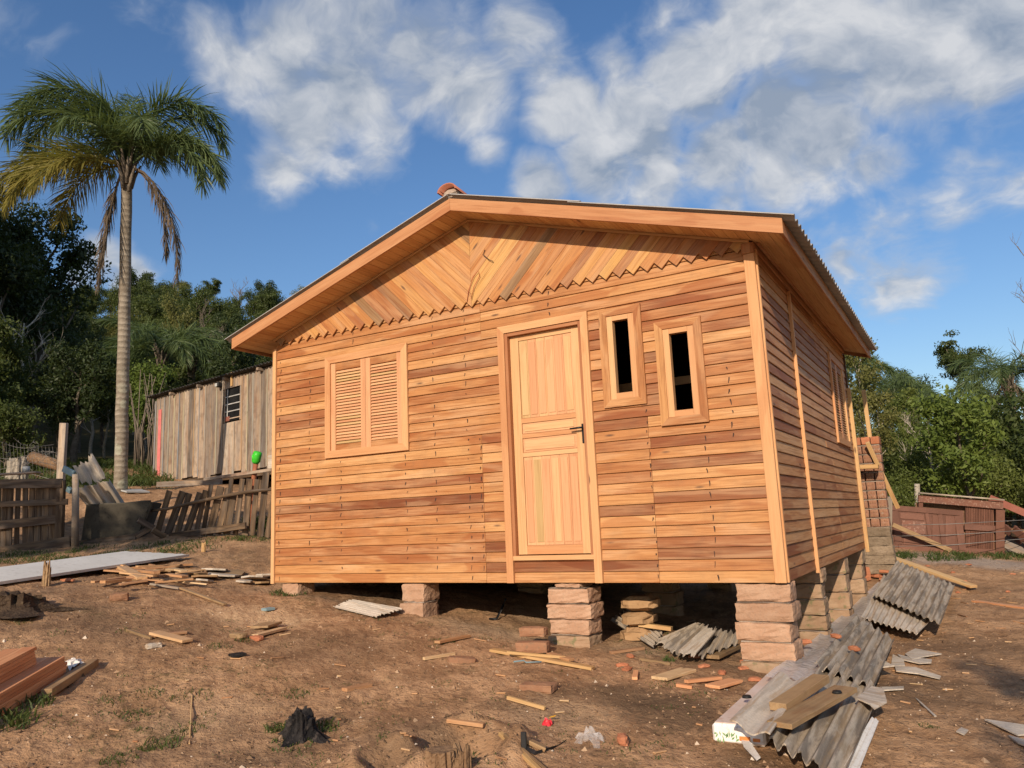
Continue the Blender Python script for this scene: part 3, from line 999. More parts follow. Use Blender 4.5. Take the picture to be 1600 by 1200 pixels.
# nail stains in columns where the studs are
V, F = [], []
for xs, k0, k1 in [(-5.05, 2, 24), (-4.59, 1, 15), (-3.70, 1, 15), (-3.33, 1, 28), (-2.925, 0, 28), (-2.78, 0, 14), (-1.05, 0, 15), (-.54, 0, 13), (-4.4, 27, 28), (-1.95, 26, 28), (-.3, 12, 20), (-5.52, 0, 28)]:
    for k in range(k0, k1 + 1):
        if random.random() < .10:
            continue
        zc = (k + .5) * PITCH + random.uniform(-.008, .012)
        xc = xs + random.uniform(-.012, .012)
        inside = any(a - .07 < xc < b + .07 and c - .06 < zc < d + .06 for a, b, c, d in OPEN)
        if inside:
            continue
        w, h = random.uniform(.0035, .008), random.uniform(.008, .027)
        sk = random.uniform(-.004, .006)
        b = len(V)
        fy = lambda z: -.0025 + .0098 * ((z - k * PITCH) / PITCH)
        for (px, pz) in ((xc - w + sk, zc + h), (xc - w * .6, zc), (xc - w * .4 - sk, zc - h), (xc + w * .4 - sk, zc - h), (xc + w, zc), (xc + w * .6 + sk, zc + h)):
            V.append((px, fy(pz), pz))
        F.append([b, b + 1, b + 2, b + 3, b + 4, b + 5])
put('nail_stains', mesh('nail_stains', V, F, 'nail'), None, house, kind='stuff')

# mitred window and door trims
def mitre(parent, x0, x1, z0, z1, w, y0, y1, mat, sides='LRTB', nm='trim_board'):
    i0, i1, j0, j1 = x0 + w, x1 - w, z0 + w, z1 - w
    if 'T' in sides:
        prism(nm, parent, [(x0, z1), (x1, z1), (i1, j1), (i0, j1)], y0, y1, 0, mat)
    if 'B' in sides:
        prism(nm, parent, [(x0, z0), (x1, z0), (i1, j0), (i0, j0)], y0, y1, 0, mat)
    lb0, lb1 = (z0, j0) if 'B' in sides else (z0, z0)
    if 'L' in sides:
        prism(nm, parent, [(x0, lb0), (x0, z1), (i0, j1), (i0, lb1)], y0, y1, math.pi / 2, mat)
    if 'R' in sides:
        prism(nm, parent, [(x1, lb0), (x1, z1), (i1, j1), (i1, lb1)], y0, y1, math.pi / 2, mat)


def inner_frame(parent, x0, x1, z0, z1, w, y0, y1, mat, nm='frame_rail'):
    d = .001
    for (a, b, c, e, h) in ((x0, x0 + w, z0, z1, 1), (x1 - w, x1, z0, z1, 1), (x0 + w + d, x1 - w - d, z0, z0 + w, 0), (x0 + w + d, x1 - w - d, z1 - w, z1, 0)):
        prism(nm, parent, [(a, c), (b, c), (b, e), (a, e)], y0, y1, math.pi / 2 * h, mat)


def child(nm, loc=(0, 0, 0), mw=None, parent=None, **kw):
    """a part that itself only groups its sub-parts is the first mesh built for it"""
    return None


def shutter_window(mw, nm):
    """two louvred shutters in a mitred frame; built in a local frame whose -Y looks outward"""
    global _xf
    x0, x1, z0, z1 = -4.803, -3.647, 1.341, 2.482
    g = box_me(.001, .001, .001, 0, 'trim')
    # backing panel = the window part itself
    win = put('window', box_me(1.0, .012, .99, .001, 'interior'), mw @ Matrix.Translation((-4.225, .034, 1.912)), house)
    n0 = len(bpy.data.objects)
    before = set(o.name for o in bpy.data.objects)
    mitre(win, x0, x1, z0, z1, .078, -.022, .002, 'trim')
    a0, a1, b0, b1 = x0 + .08, x1 - .08, z0 + .08, z1 - .08
    mid = (a0 + a1) / 2
    for (s, e) in ((a0, mid - .002), (mid + .002, a1)):
        st = .066
        for (p, q) in ((s, s + st), (e - st, e)):
            prism('shutter_stile', win, [(p, b0), (q, b0), (q, b1), (p, b1)], -.006, .020, math.pi / 2, 'door')
        for (p, q) in ((b0, b0 + .062), (b1 - .085, b1)):
            prism('shutter_rail', win, [(s + st + .001, p), (e - st - .001, p), (e - st - .001, q), (s + st + .001, q)], -.004, .018, 0, 'siding')
        nl = 25
        zz0, zz1 = b0 + .066, b1 - .089
        for i in range(nl):
            zc = zz0 + (i + .5) * (zz1 - zz0) / nl
            me = box_me(e - s - 2 * st - .002, .009, .037, .002, 'door')
            put('slat', me, Matrix.Translation(((s + e) / 2, .008, zc)) @ Matrix.Rotation(math.radians(-38 + random.uniform(-2.5, 2.5)), 4, 'X'), win)
    if nm:
        for o in [o for o in bpy.data.objects if o.name not in before]:
            w2 = mw @ MW[o.name]
            MW[o.name] = w2
            o.matrix_basis = MW[win.name].inverted() @ w2
    return win


_w = shutter_window(Matrix.Identity(4), False)
# the same shutter turned to face +X in the side wall
ms = Matrix.Translation((0, 4.375 + 4.225, 0)) @ Matrix.Rotation(math.pi / 2, 4, 'Z')
ms = Matrix.Translation((0.0, 4.375, 0)) @ Matrix.Rotation(math.pi / 2, 4, 'Z') @ Matrix.Translation((4.225, 0, .01))
_w = shutter_window(ms, True)


def slot_window(tx0, tx1, tz0, tz1):
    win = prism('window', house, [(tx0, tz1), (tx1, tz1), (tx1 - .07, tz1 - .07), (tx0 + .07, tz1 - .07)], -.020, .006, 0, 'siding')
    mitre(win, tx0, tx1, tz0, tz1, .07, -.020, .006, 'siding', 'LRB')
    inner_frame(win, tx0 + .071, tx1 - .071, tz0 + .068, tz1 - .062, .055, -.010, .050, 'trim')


slot_window(-1.433, -1.028, 1.536, 2.446)
slot_window(-.911, -.493, 1.322, 2.242)

# door
dx0, dx1 = -2.521, -1.549
df = prism('door_frame', house, [(dx0, 2.463), (dx1, 2.463), (dx1 - .072, 2.391), (dx0 + .072, 2.391)], -.026, .008, 0, 'trim')
for s in (dx0, dx1):
    t = .072 if s == dx0 else -.072
    prism('trim_board', df, [(s, .0), (s, 2.463), (s + t, 2.391), (s + t, .0)], -.026, .008, math.pi / 2, 'trim')
for (a, b, c, d) in ((-2.4475, -2.4175, .215, 2.388), (-1.652, -1.6225, .215, 2.388), (-2.416, -1.653, 2.356, 2.388)):
    prism('jamb', df, [(a, c), (b, c), (b, d), (a, d)], -.012, .12, math.pi / 2 if d - c > 1 else 0, 'jamb')
prism('sill', df, [(-2.448, .205), (-1.622, .205), (-1.622, .246), (-2.448, .246)], -.020, .12, 0, 'trim')
lx0, lx1, lz0, lz1 = -2.4145, -1.655, .256, 2.353
door = prism('door', house, [(lx0 + .002, lz0 + .002), (lx1 - .002, lz0 + .002), (lx1 - .002, lz1 - .002), (lx0 + .002, lz1 - .002)], .052, .078, math.pi / 2, 'door')


def dpart(nm, a, b, c, d, y0, y1, vert, mat='door'):
    return prism(nm, door, [(a, c), (b, c), (b, d), (a, d)], y0, y1, math.pi / 2 if vert else 0, mat)


st = .092
dpart('stile', lx0, lx0 + st, lz0, lz1, .036, .0515, 1, 'trim')
dpart('stile', lx1 - st, lx1, lz0, lz1, .036, .0515, 1, 'trim')
for (c, d) in ((lz0, .335), (1.165, 1.205), (1.345, 1.385), (1.49, 1.535), (2.305, lz1)):
    dpart('rail', lx0 + st + .001, lx1 - st - .001, c, d, .0365, .0515, 0, 'trim')
for (c, d) in ((1.207, 1.343), (1.387, 1.488)):
    p = (lx0 + st + .004, lx1 - st - .004)
    dpart('panel', p[0], p[1], c + .003, d - .003, .045, .0515, 0)
    dpart('raised_panel', p[0] + .022, p[1] - .022, c + .022, d - .022, .039, .0448, 0)
for (c, d, nn) in ((.337, 1.163, 6), (1.537, 2.303, 6)):
    w = (lx1 - lx0 - 2 * st - .004) / nn
    for i in range(nn):
        a = lx0 + st + .002 + i * w
        dpart('panel', a + .001, a + w - .001, c + .002, d - .002, .046, .0515, 1)
        dpart('raised_panel', a + .013, a + w - .013, c + .030, d - .030, .040, .0458, 1)
hp_ = box('handle_plate', door, (-1.674, .032, 1.335), (.034, .008, .18), 'metal', .003)
tube('handle', door, [(-1.674, .028, 1.385), (-1.674, -.012, 1.385), (-1.690, -.022, 1.385), (-1.785, -.022, 1.382)], [.009, .009, .010, .008], 'metal', 8)

# herringbone gable
TIP = 2.722
wB = .0949
pt_ = wB * math.sqrt(2)


def gable(side):
    for i in range(-14, 34):
        xt = RX - side * (i * pt_) if True else 0
        # board i ends in a tip at (xt, TIP); runs up away from the ridge line
        s = -side
        tip = (xt + (pt_ * .0), TIP)
        d = (s * -1, 1)                       # towards the rake, upwards
        d = (-side, 1) if False else (side * -1, 1)
        # boards lean away from the centre line
        dx, dz = (-1 if side > 0 else 1) / math.sqrt(2), 1 / math.sqrt(2)
        # the square-cut end: tip corner, then across the board towards the centre
        ex, ez = (1 if side > 0 else -1) / math.sqrt(2), 1 / math.sqrt(2)
        Lb = 3.4
        p = [tip, (tip[0] + ex * wB, tip[1] + ez * wB), (tip[0] + ex * wB + dx * Lb, tip[1] + ez * wB + dz * Lb), (tip[0] + dx * Lb, tip[1] + dz * Lb)]
        # shrink for the joint between boards
        g = .0009
        cxm, czm = ex * g, ez * g
        p = [(p[0][0] + cxm, p[0][1] + czm), (p[1][0] - cxm, p[1][1] - czm), (p[2][0] - cxm, p[2][1] - czm), (p[3][0] + cxm, p[3][1] + czm)]
        if side > 0:
            p = clip(p, 1, 0, RX - .001)
            p = clip(p, -SL, 1, RZ - SL * RX - .012) if p else p
            p = clip(p, -1, 0, 5.56) if p else p
        else:
            p = clip(p, -1, 0, -(RX + .001))
            p = clip(p, SL, 1, RZ + SL * RX - .012) if p else p
            p = clip(p, 1, 0, -.05) if p else p
        if len(p) < 3:
            continue
        area = abs(sum(p[a][0] * p[(a + 1) % len(p)][1] - p[(a + 1) % len(p)][0] * p[a][1] for a in range(len(p)))) / 2
        if area < 3e-4:
            continue
        jy = random.uniform(0, .003)
        prism('gable_plank', house, p, -.020 - jy, -.004, math.atan2(dz, dx), 'gable')


gable(1)
gable(-1)
# filler wall behind the herringbone
prism('gable_backing', house, [(-5.58, 2.66), (-.05, 2.66), (-.05, sof(-.05) - .015), (RX, RZ - .015), (-5.58, sof(-5.58) - .015)], .0305, .045, 0, 'siding')
prism('gable_backing', house, [(-5.58, 2.757), (-.05, 2.757), (-.05, sof(-.05) - .015), (RX, RZ - .015), (-5.58, sof(-5.58) - .015)], .004, .028, 0, 'siding')
prism('gable_backing', house, [(-5.58, 2.757), (-.05, 2.757), (-.05, sof(-.05) - .015), (RX, RZ - .015), (-5.58, sof(-5.58) - .015)], 5.32, 5.36, 0, 'siding')

# soffit boards (short ones under the front rake, long ones under the eaves), cover strips, fascias
YF, YB = -.336, 5.86
EL, ER = -5.94, .315
pw = .095
sl_ang = math.atan(SL)


def soffit_board(x, y0, y1):
    s = -1 if x > RX else 1
    c = Vector((x, (y0 + y1) / 2, sof(x) + .008 / math.cos(sl_ang)))
    board('soffit_plank', house, c - Vector((0, (y1 - y0) / 2, 0)), c + Vector((0, (y1 - y0) / 2, 0)), pw - .003, .014, (1, 0, SL * s), 'soffit', .0025)


stepx = pw * math.cos(sl_ang)
x = RX + stepx / 2
while x + stepx / 2 < ER + .02:
    if x < -.02:
        soffit_board(x, YF, -.001)
    else:
        soffit_board(x, YF, YB - .25)
    x += stepx
x = RX - stepx / 2
while x - stepx / 2 > EL - .02:
    if x > -WD + .02:
        soffit_board(x, YF, -.001)
    else:
        soffit_board(x, YF, YB - .25)
    x -= stepx
for (xa, xb) in ((-5.6, RX), (RX, -.02)):
    board('cover_strip', house, (xa, -.034, sof(xa) - .012), (xb, -.034, sof(xb) - .012), .022, .022, (0, 0, 1), 'soffit')
board('cover_strip', house, (.045, 0, sof(.045) - .010), (.045, 5.3, sof(.045) - .010), .022, .022, (0, 0, 1), 'sidewood')
FH = .125


def rake_fascia(xa, xb, y0, y1, mat='fascia'):
    za, zb = sof(xa) - .012, sof(xb) - .012
    return prism('fascia', house, [(xa, za), (xb, zb), (xb, zb + FH), (xa, za + FH)], y0, y1, math.atan2(zb - za, xb - xa), mat)


rake_fascia(EL, RX - .001, YF - .024, YF)
rake_fascia(RX + .001, ER, YF - .024, YF)
rake_fascia(EL, RX - .001, YB, YB + .024)
rake_fascia(RX + .001, ER, YB, YB + .024)
for xx in (EL, ER):
    sg = 1 if xx == ER else -1
    board('eave_fascia', house, (xx - sg * .012, YF + .001, sof(xx) - .012 + FH / 2 - .004), (xx - sg * .012, YB - .001, sof(xx) - .012 + FH / 2 - .004), FH, .024, (0, 0, 1), 'sidewood')
for y in (.6, 1.7, 2.8, 3.9, 5.0):
    for (xa, xb) in ((EL + .03, RX), (RX, ER - .03)):
        board('rafter', house, (xa, y, sof(xa) + .062), (xb, y, sof(xb) + .062), .08, .05, (0, 0, 1), 'interior')

# corrugated roof sheets, two courses a side
NW = 6
for side in (1, -1):
    for course in (0, 1):
        for k in range(NW):
            y0 = YF - .055 + k * (YB - YF + .11) / NW
            y1 = YF - .055 + (k + 1) * (YB - YF + .11) / NW + (.05 if k < NW - 1 else 0)
            if course == 0:
                u0, u1 = 1.30, (ER + .095 - RX)
            else:
                u0, u1 = .02, 1.42
            zo = .133 + (.012 if course else .0) + .004 * (k % 2)
            c = []
            for (u, y) in ((u0, y0), (u0, y1), (u1, y1), (u1, y0)):
                c.append((RX + side * u, y, RZ - SL * u + zo))
            sheet('roof_sheet', c, 8, .017, 'roof', house, .007, seed=k + course * 9, ragged=.0, nlen=1)
for k in range(15):
    y = YF - .03 + .2 + k * .40
    V, F = [], []
    r0, L = .115, .44
    for j in (0, 1):
        for i in range(9):
            a = math.pi * i / 8
            for rr in (r0 - (.01 * j), r0 - .016 - (.01 * j)):
                V.append((rr * math.cos(a), (j - .5) * L, rr * .72 * math.sin(a)))
    for i in range(8):
        a, b = i * 2, (i + 1) * 2
        F += [[a, a + 18, b + 18, b], [a + 1, b + 1, b + 19, a + 19], [a, b, b + 1, a + 1], [a + 18, a + 19, b + 19, b + 18]]
    put('ridge_tile', mesh('ridge_tile', V, F, 'tilec', True), Matrix.Translation((RX - .02, y, RZ + .178)) @ Matrix.Rotation(-.06, 4, 'X'), house)
put('mortar', rough_block((.17, .10, .09), 5, 'mortar', .01, 3, .02), Matrix.Translation((RX - .01, YF + .03, RZ + .18)), house)

# piers of stacked stone
def pier(x, y, ztop, courses, w, d, label, seed, mat='stone', thin_top=False, mort=True):
    r = random.Random(seed)
    zg = hz(x, y) - .06
    t = thing('foundation_pier', label, 'stone pier', (x, y, zg))
    n_ = courses
    h = (ztop - zg) / n_
    z = zg
    hs = [h] * n_
    if thin_top:
        hs = [(ztop - zg - .045) / (n_ - 1)] * (n_ - 1) + [.045]
    for i, hh in enumerate(hs):
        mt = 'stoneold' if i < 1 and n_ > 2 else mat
        ww = w + r.uniform(-.02, .03)
        dd = d + r.uniform(-.02, .02)
        if thin_top and i == n_ - 1:
            ww, mt = w * .62, mat
        me = rough_block((ww, dd, hh - .003), seed * 10 + i, mt, .006, 6, .007)
        put('stone_block', me, Matrix.Translation((x + r.uniform(-.018, .018), y + r.uniform(-.015, .015), z + hh / 2)) @ Matrix.Rotation(r.uniform(-.04, .04), 4, 'Z'), t)
        if i < n_ - 1 and mort:
            put('mortar', rough_block((ww - .03, dd - .03, .018), seed * 10 + 50 + i, 'mortar', .004, 2, .006), Matrix.Translation((x, y, z + hh)), t)
        z += hh
    return t


pier(-5.37, .16, -.004, 1, .26, .26, 'lowest stone pier, a single block under the left front corner', 1)
pier(-3.66, .16, -.004, 2, .27, .27, 'two-block stone pier left of the door with sheet scrap beside it', 2)
pier(-1.93, .16, -.004, 5, .42, .30, 'tall stone pier under the door, grey mortar near its top', 3, thin_top=True)
pier(-.205, .155, -.004, 5, .43, .30, 'tallest stone pier, five blocks high under the right front corner', 4)
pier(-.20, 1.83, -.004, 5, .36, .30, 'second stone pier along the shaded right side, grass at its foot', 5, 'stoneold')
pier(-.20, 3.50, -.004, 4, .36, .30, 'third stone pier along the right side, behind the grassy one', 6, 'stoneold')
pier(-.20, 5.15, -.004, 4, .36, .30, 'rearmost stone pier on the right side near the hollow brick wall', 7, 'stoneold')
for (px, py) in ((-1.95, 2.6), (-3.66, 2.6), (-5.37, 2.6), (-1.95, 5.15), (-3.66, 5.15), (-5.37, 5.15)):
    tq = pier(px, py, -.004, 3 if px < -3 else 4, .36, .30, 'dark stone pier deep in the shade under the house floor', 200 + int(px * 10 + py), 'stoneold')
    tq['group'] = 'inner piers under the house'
# brown blocks just behind the middle pier
t = thing('block_stack', 'brown rounded blocks stacked in the shade beside the tall middle pier', 'block stack', (-1.50, .62, hz(-1.5, .62) - .02))
z = hz(-1.5, .62) - .02
for i, (w, h) in enumerate(((.30, .14), (.30, .13), (.34, .13))):
    put('block', rough_block((w, .34, h), 300 + i, 'logend', .008, 4, .035), Matrix.Translation((-1.50 + .02 * i, .62, z + h / 2)) @ Matrix.Rotation(.1 * i, 4, 'Z'), t)
    z += h + .008

# orange wire hanging at the peak of the herringbone
tube('electric_wire', None, [(-2.62, -.03, 3.29), (-2.64, -.042, 3.24), (-2.57, -.044, 3.17), (-2.52, -.045, 3.14)], .0035, 'black', 6, label='short dark wire poking from the herringbone planks under the roof peak', category='wire')
tube('electric_wire', None, [(-2.86, -.028, 2.78), (-2.83, -.035, 2.90), (-2.76, -.045, 3.03), (-2.70, -.045, 3.08), (-2.69, -.04, 3.02), (-2.76, -.045, 2.92), (-2.80, -.04, 2.80)], .0035, 'cable', 6, label='thin looped orange wire hanging where the herringbone planks meet', category='wire')
#@@PART3
# ------------------------------------------------------------------ things lying about the yard
UPZ = Vector((0, 0, 1))


def lay(name, label, cat, a, b, w, t, mat, h=0.0, group=None, h2=None):
    """a strip of wood or the like lying on the earth between two points"""
    p, q = gp(*a, h), gp(*b, h if h2 is None else h2)
    d = q - p
    side = UPZ.cross(d).normalized()
    off = Vector((0, 0, t / 2 + .002))
    return board(name, None, p + off, q + off, w, t, side, mat, .002, label=label, category=cat, group=group)


def lumber_bundle(p, d, cols, rows, length, label, strap_x, seed, nb=.098, th=.023):
    r = random.Random(seed)
    rz = math.atan2(d.y, d.x)
    t = thing('lumber_bundle', label, 'lumber', p, rz)
    slope = math.asin(d.z / d.length)
    base = MW[t.name] @ Matrix.Rotation(-slope, 4, 'Y')
    for i in range(rows):
        for j in range(cols):
            e = r.uniform(-.025, .025)
            put('plank', box_me(length, nb - .002, th - .0015, .0015, 'lumber'),
                base @ Matrix.Translation((-length / 2 + e, (j + .5) * nb + r.uniform(-.002, .002), (i + .5) * th)), t)
    for sx in strap_x:
        w, h = cols * nb, rows * th
        e = .006
        V = [base @ Vector(q) for q in ((sx, -e, -.004), (sx + .01, -e, h * .5), (sx, -e, h + e), (sx + .02, w * .5, h + e + .004), (sx, w + e, h + e), (sx, w + e, .0))]
        tube('strap', t, V, .007, 'black', 6)
    return t


p1, p0 = gp(103, 1056), gp(0, 1121)
d = (p1 - p0).normalized()
lumber_bundle(p1, d, 3, 6, 3.6, 'strapped bundle of new reddish planks lying lowest at the left edge', (-.95, -2.6), 1)
yb = Vector((-d.y, d.x, 0)).normalized()
lumber_bundle(p1 + yb * .098 - d * .22 + Vector((0, 0, 6 * .023 + .004)), d, 2, 5, 3.6, 'strapped bundle of reddish planks stacked on top of the other bundle', (-.95, -2.4), 2)
lay('timber', 'single square timber lying beside the two lumber bundles', 'timber', (72, 1090), (146, 1041), .07, .05, 'oldboard')

# long white panel at the left
n0_, n1_ = gp(-110, 925, .05), gp(297, 866, .07)
pd_ = UPZ.cross(n1_ - n0_).normalized()
if pd_.dot(n1_ - Vector(CAM)) < 0:
    pd_ = -pd_
pd_ = pd_ * .85 + UPZ * .09 - (n1_ - n0_).normalized() * .25
c = [n0_ + pd_, n0_, n1_, n1_ + pd_]
sheet('corrugated_sheet', [c[0], c[1], c[2], c[3]], 6, .003, 'whitepanel', None, .03, 3, .03, 2, label='long white ribbed sheet lying on the earth at the left', category='sheet')

# heap of offcuts left of the house
r = random.Random(11)
heap_spots = [((165, 893), (300, 884), .09, 'long reddish offcut lying across the wood scrap heap'),
              ((176, 868 + 12), (222, 906), .11, 'wide tan plank end leaning on top of the scrap heap'),
              ((205, 893), (245, 897), .07, 'short orange block in the scrap heap'),
              ((160, 912), (220, 907), .08, 'pale board end at the lower left of the scrap heap')]
for i, (a, b, w, lab) in enumerate(heap_spots):
    lay('offcut', lab, 'wood offcut', a, b, w, .03, 'offcut', .02 + .025 * (i % 2), None, .02 + .05 * (i % 3))
lay('offcut', 'grey bleached strip pointing from the scrap heap towards the house', 'wood offcut', (236, 914), (281, 921), .05, .02, 'grey', .02)
lay('offcut', 'thin brown lath lying from the scrap heap to the sawdust patch', 'wood offcut', (281, 920), (352, 946), .04, .018, 'oldboard', .02)
for i in range(34):
    u, v = r.uniform(165, 300), r.uniform(882, 912)
    a = r.uniform(-.35, .35)
    L = r.uniform(18, 62)
    hh = r.uniform(.0, .07)
    lay('offcut', 'small wood offcut in the scrap heap left of the house', 'wood offcut', (u - L / 2, v - a * 10), (u + L / 2, v + a * 10), r.uniform(.03, .09), r.uniform(.012, .025), 'offcut' if r.random() < .75 else 'oldboard', hh, 'offcuts in the scrap heap left of the house', max(0, hh + r.uniform(-.03, .04)))
for i, (u, v, s) in enumerate([(322, 905, .30), (350, 903, .34), (338, 896, .26), (366, 899, .22), (398, 908, .26), (415, 904, .25), (412, 914, .18), (382, 913, .16), (318, 913, .18), (310, 900, .2)]):
    p = gp(u, v)
    w = r.uniform(.5, .8)
    V = [(s * w * math.cos(a) * r.uniform(.7, 1.1), s * .6 * math.sin(a) * r.uniform(.7, 1.1)) for a in [k * math.pi / 3 for k in range(6)]]
    nn = len(V)
    me = mesh('slab', [(x, y, -.008) for x, y in V] + [(x, y, .012) for x, y in V], [list(range(nn))[::-1], [k + nn for k in range(nn)]] + [[k, (k + 1) % nn, (k + 1) % nn + nn, k + nn] for k in range(nn)], 'fibrolight' if i % 3 else 'oldboard')
    put('sheet_fragment', me, Matrix.Translation(p + Vector((0, 0, .025 + .01 * (i % 3)))) @ Matrix.Rotation(r.uniform(-.2, .2), 4, 'X') @ Matrix.Rotation(r.uniform(-.2, .2), 4, 'Y'), None,
        label='flat grey fragment lying between the scrap heap and the house', category='sheet fragment', group='grey fragments beside the scrap heap')

# single scraps one can point to
SCR = [((241, 991), (293, 1004), .10, 'upper of two crossed plank ends lying on the left ground', 'offcut', .02),
       ((239, 996), (290, 990), .09, 'lower of two crossed plank ends lying on the left ground', 'offcut', .003),
       ((398, 996), (443, 984), .07, 'tan board end lying beside an orange brick bit left of the second pier', 'offcut', .01),
       ((538, 1081), (578, 1073), .06, 'short tan offcut lying alone in front of the shuttered window', 'offcut', 0),
       ((683, 1006), (732, 996), .06, 'tan offcut lying in front of the two-block pier', 'offcut', 0),
       ((662, 1032), (710, 1024), .03, 'thin stick ending at the half buried brick', 'offcut', 0),
       ((768, 1018), (927, 1047), .07, 'long pale strip lying in front of the tall middle pier', 'yellow', .0),
       ((792, 1022), (884, 1030), .03, 'thin strip lying against the long pale strip', 'yellow', .03),
       ((858, 1024), (893, 1034), .06, 'short pale wedge resting on the long strip', 'offcut', .03),
       ((793, 1093), (852, 1110), .025, 'thin pale lath lying in the middle of the bare ground', 'yellow', 0),
       ((699, 1129), (756, 1137), .035, 'pale splinter lying just above the sawn stump', 'offcut', .015),
       ((782, 1150), (850, 1215), .025, 'pair of pale laths running out of the bottom edge', 'yellow', .02),
       ((789, 1152), (860, 1215), .02, 'darker lath lying alongside the pale pair at the bottom', 'oldboard', .005),
       ((822, 1160), (852, 1174), .06, 'small flat wood chip beside the black strap', 'oldboard', 0),
       ((955, 1022), (1005, 1015), .055, 'pale offcut lying between the middle pier and grey sheets', 'offcut', 0),
       ((1030, 1063), (1076, 1049), .14, 'flat brown board piece in front of the corrugated scraps', 'offcut', .0),
       ((1072, 1068), (1126, 1062), .04, 'orange lath right of the flat brown board piece', 'lumber', .01),
       ((1057, 1073), (1082, 1077), .04, 'little orange offcut below the flat brown board piece', 'lumber', .0),
       ((1113, 1076), (1150, 1066), .12, 'dark reddish board piece beside the foot of the corner pier', 'lumber', .0),
       ((992, 1063), (994, 1052), .04, 'small upright-looking orange stick in front of the grey sheets', 'lumber', .0),
       ((1523, 941), (1610, 953), .09, 'orange plank running out of the right edge', 'lumber', .0),
       ((1000, 1032), (1048, 1040), .03, 'thin brown twig in front of the corrugated scraps', 'oldboard', .0),
       ((198, 987), (236, 1000), .02, 'thin splinter left of the crossed plank ends', 'oldboard', 0)]
for a, b, w, lab, mt, h in SCR:
    lay('offcut', lab, 'wood offcut', a, b, w, .022, mt, h)
lay('stick', 'thin bleached stalk lying on the earth at the lower left', 'stick', (296, 1164), (300, 1088), .008, .008, 'yellow')
r = random.Random(23)
for i in range(70):
    if i < 40:
        u, v = r.uniform(60, 1100), r.uniform(960, 1190)
    else:
        u, v = r.uniform(1390, 1600), r.uniform(890, 1150)
    L = r.uniform(5, 20)
    a = r.uniform(-.6, .6)
    lay('wood_chip', 'small wood chip scattered on the bare earth', 'wood chip', (u, v), (u + L, v + L * a * .4), r.uniform(.010, .03), .008, 'offcut', 0, 'wood chips scattered on the earth')


# loose bricks and brick bits
def brick(label, u, v, dims, rz, mat='oldbrick', h=0.0, tilt=0.0, group=None, nm='brick', seed=None):
    p = gp(u, v)
    seed = seed or int(u * 7 + v)
    return put(nm, rough_block(dims, seed, mat, .003, 3, .008), Matrix.Translation(p + Vector((0, 0, dims[2] / 2 - .012 + h))) @ Matrix.Rotation(rz, 4, 'Z') @ Matrix.Rotation(tilt, 4, 'Y'), None, label=label, category='brick', group=group)


brick('lower brick of the stacked pair in front of the middle pier', 833, 1018, (.29, .15, .10), .25)
brick('upper brick of the stacked pair, moss on its end', 835, 1010, (.24, .13, .085), .15, 'oldbrick', .095)
brick('half buried brick left of the stacked pair', 722, 1033, (.22, .12, .07), .6, 'oldbrick', -.02, .1)
brick('flat brown stone lying below the stacked brick pair', 842, 1076, (.25, .15, .07), .1, 'oldbrick', -.015)
brick('small orange brick bit at the bottom beside the clear plastic bag', 973, 1161, (.06, .10, .06), .5, 'brick')
brick('orange brick bit lying by the tan board end on the left', 400, 1000, (.13, .07, .05), .1, 'brick')
brick('dark red brick lying right of the earth clump on the left', 186, 937, (.17, .12, .08), .9, 'oldbrick')
brick('rounded tan stone lying beside the orange brick bit', 372, 997, (.16, .09, .06), -.1, 'oldboard', 0, 0, None, 'stone')
brick('orange shard near the long white sheet', 105, 908, (.18, .05, .04), .2, 'brick')
brick('grey white can shaped lump below the crossed plank ends', 240, 1012, (.06, .12, .05), -.4, 'fibrolight', 0, 0, None, 'lump')
lay('sheet_fragment', 'curled dark plate lying on the pale sawdust patch', 'plate', (405, 982), (428, 975), .16, .02, 'oldboard', .02)
lay('sheet_fragment', 'small dark plate lying alone left of the charred stump', 'plate', (360, 1027), (382, 1024), .10, .02, 'char', .0)
lay('sheet_fragment', 'bluish flat stone on the sawdust patch beside the house', 'stone', (412, 955), (426, 953), .09, .025, 'bluegrey', .0)
# orange brick pile by the rear of the house
t = thing('brick_pile', 'pile of broken orange bricks by the rear side piers', 'brick pile', gp(1360, 905))
r = random.Random(5)
for i in range(16):
    u, v = r.uniform(1336, 1384), r.uniform(886, 908)
    p = gp(u, v)
    put('brick', rough_block((r.uniform(.12, .26), r.uniform(.10, .14), .05), 700 + i, 'brick', .004, 2, .006), Matrix.Translation(p + Vector((0, 0, .02 + .05 * (i % 3)))) @ Matrix.Rotation(r.uniform(0, 3), 4, 'Z') @ Matrix.Rotation(r.uniform(-.2, .2), 4, 'X'), t)
p = gp(1354, 907)
put('brick', rough_block((.115, .09, .20), 745, 'brick', .003, 2, .006), Matrix.Translation(p + Vector((0, 0, .10))) @ Matrix.Rotation(.5, 4, 'Z'), t, label='brick standing upright')
r = random.Random(9)
for i in range(14):
    u, v = r.uniform(1395, 1598), r.uniform(872, 932)
    brick('small orange brick bit scattered on the far right ground', u, v, (r.uniform(.05, .13), r.uniform(.04, .08), .03), r.uniform(0, 3), 'brick', 0, 0, 'brick bits on the far right ground', 'brick_bit', 900 + i)
for i, (u, v) in enumerate([(1085, 1027), (1163, 1045), (1128, 1052), (1165, 1035), (972, 1040), (980, 1046), (985, 1026), (1180, 1063), (1100, 1042)]):
    brick('orange brick bit lying in front of the corner pier and grey sheets', u, v, (.10, .06, .035), i * .9, 'brick', 0, 0, 'brick bits in front of the house corner', 'brick_bit', 950 + i)

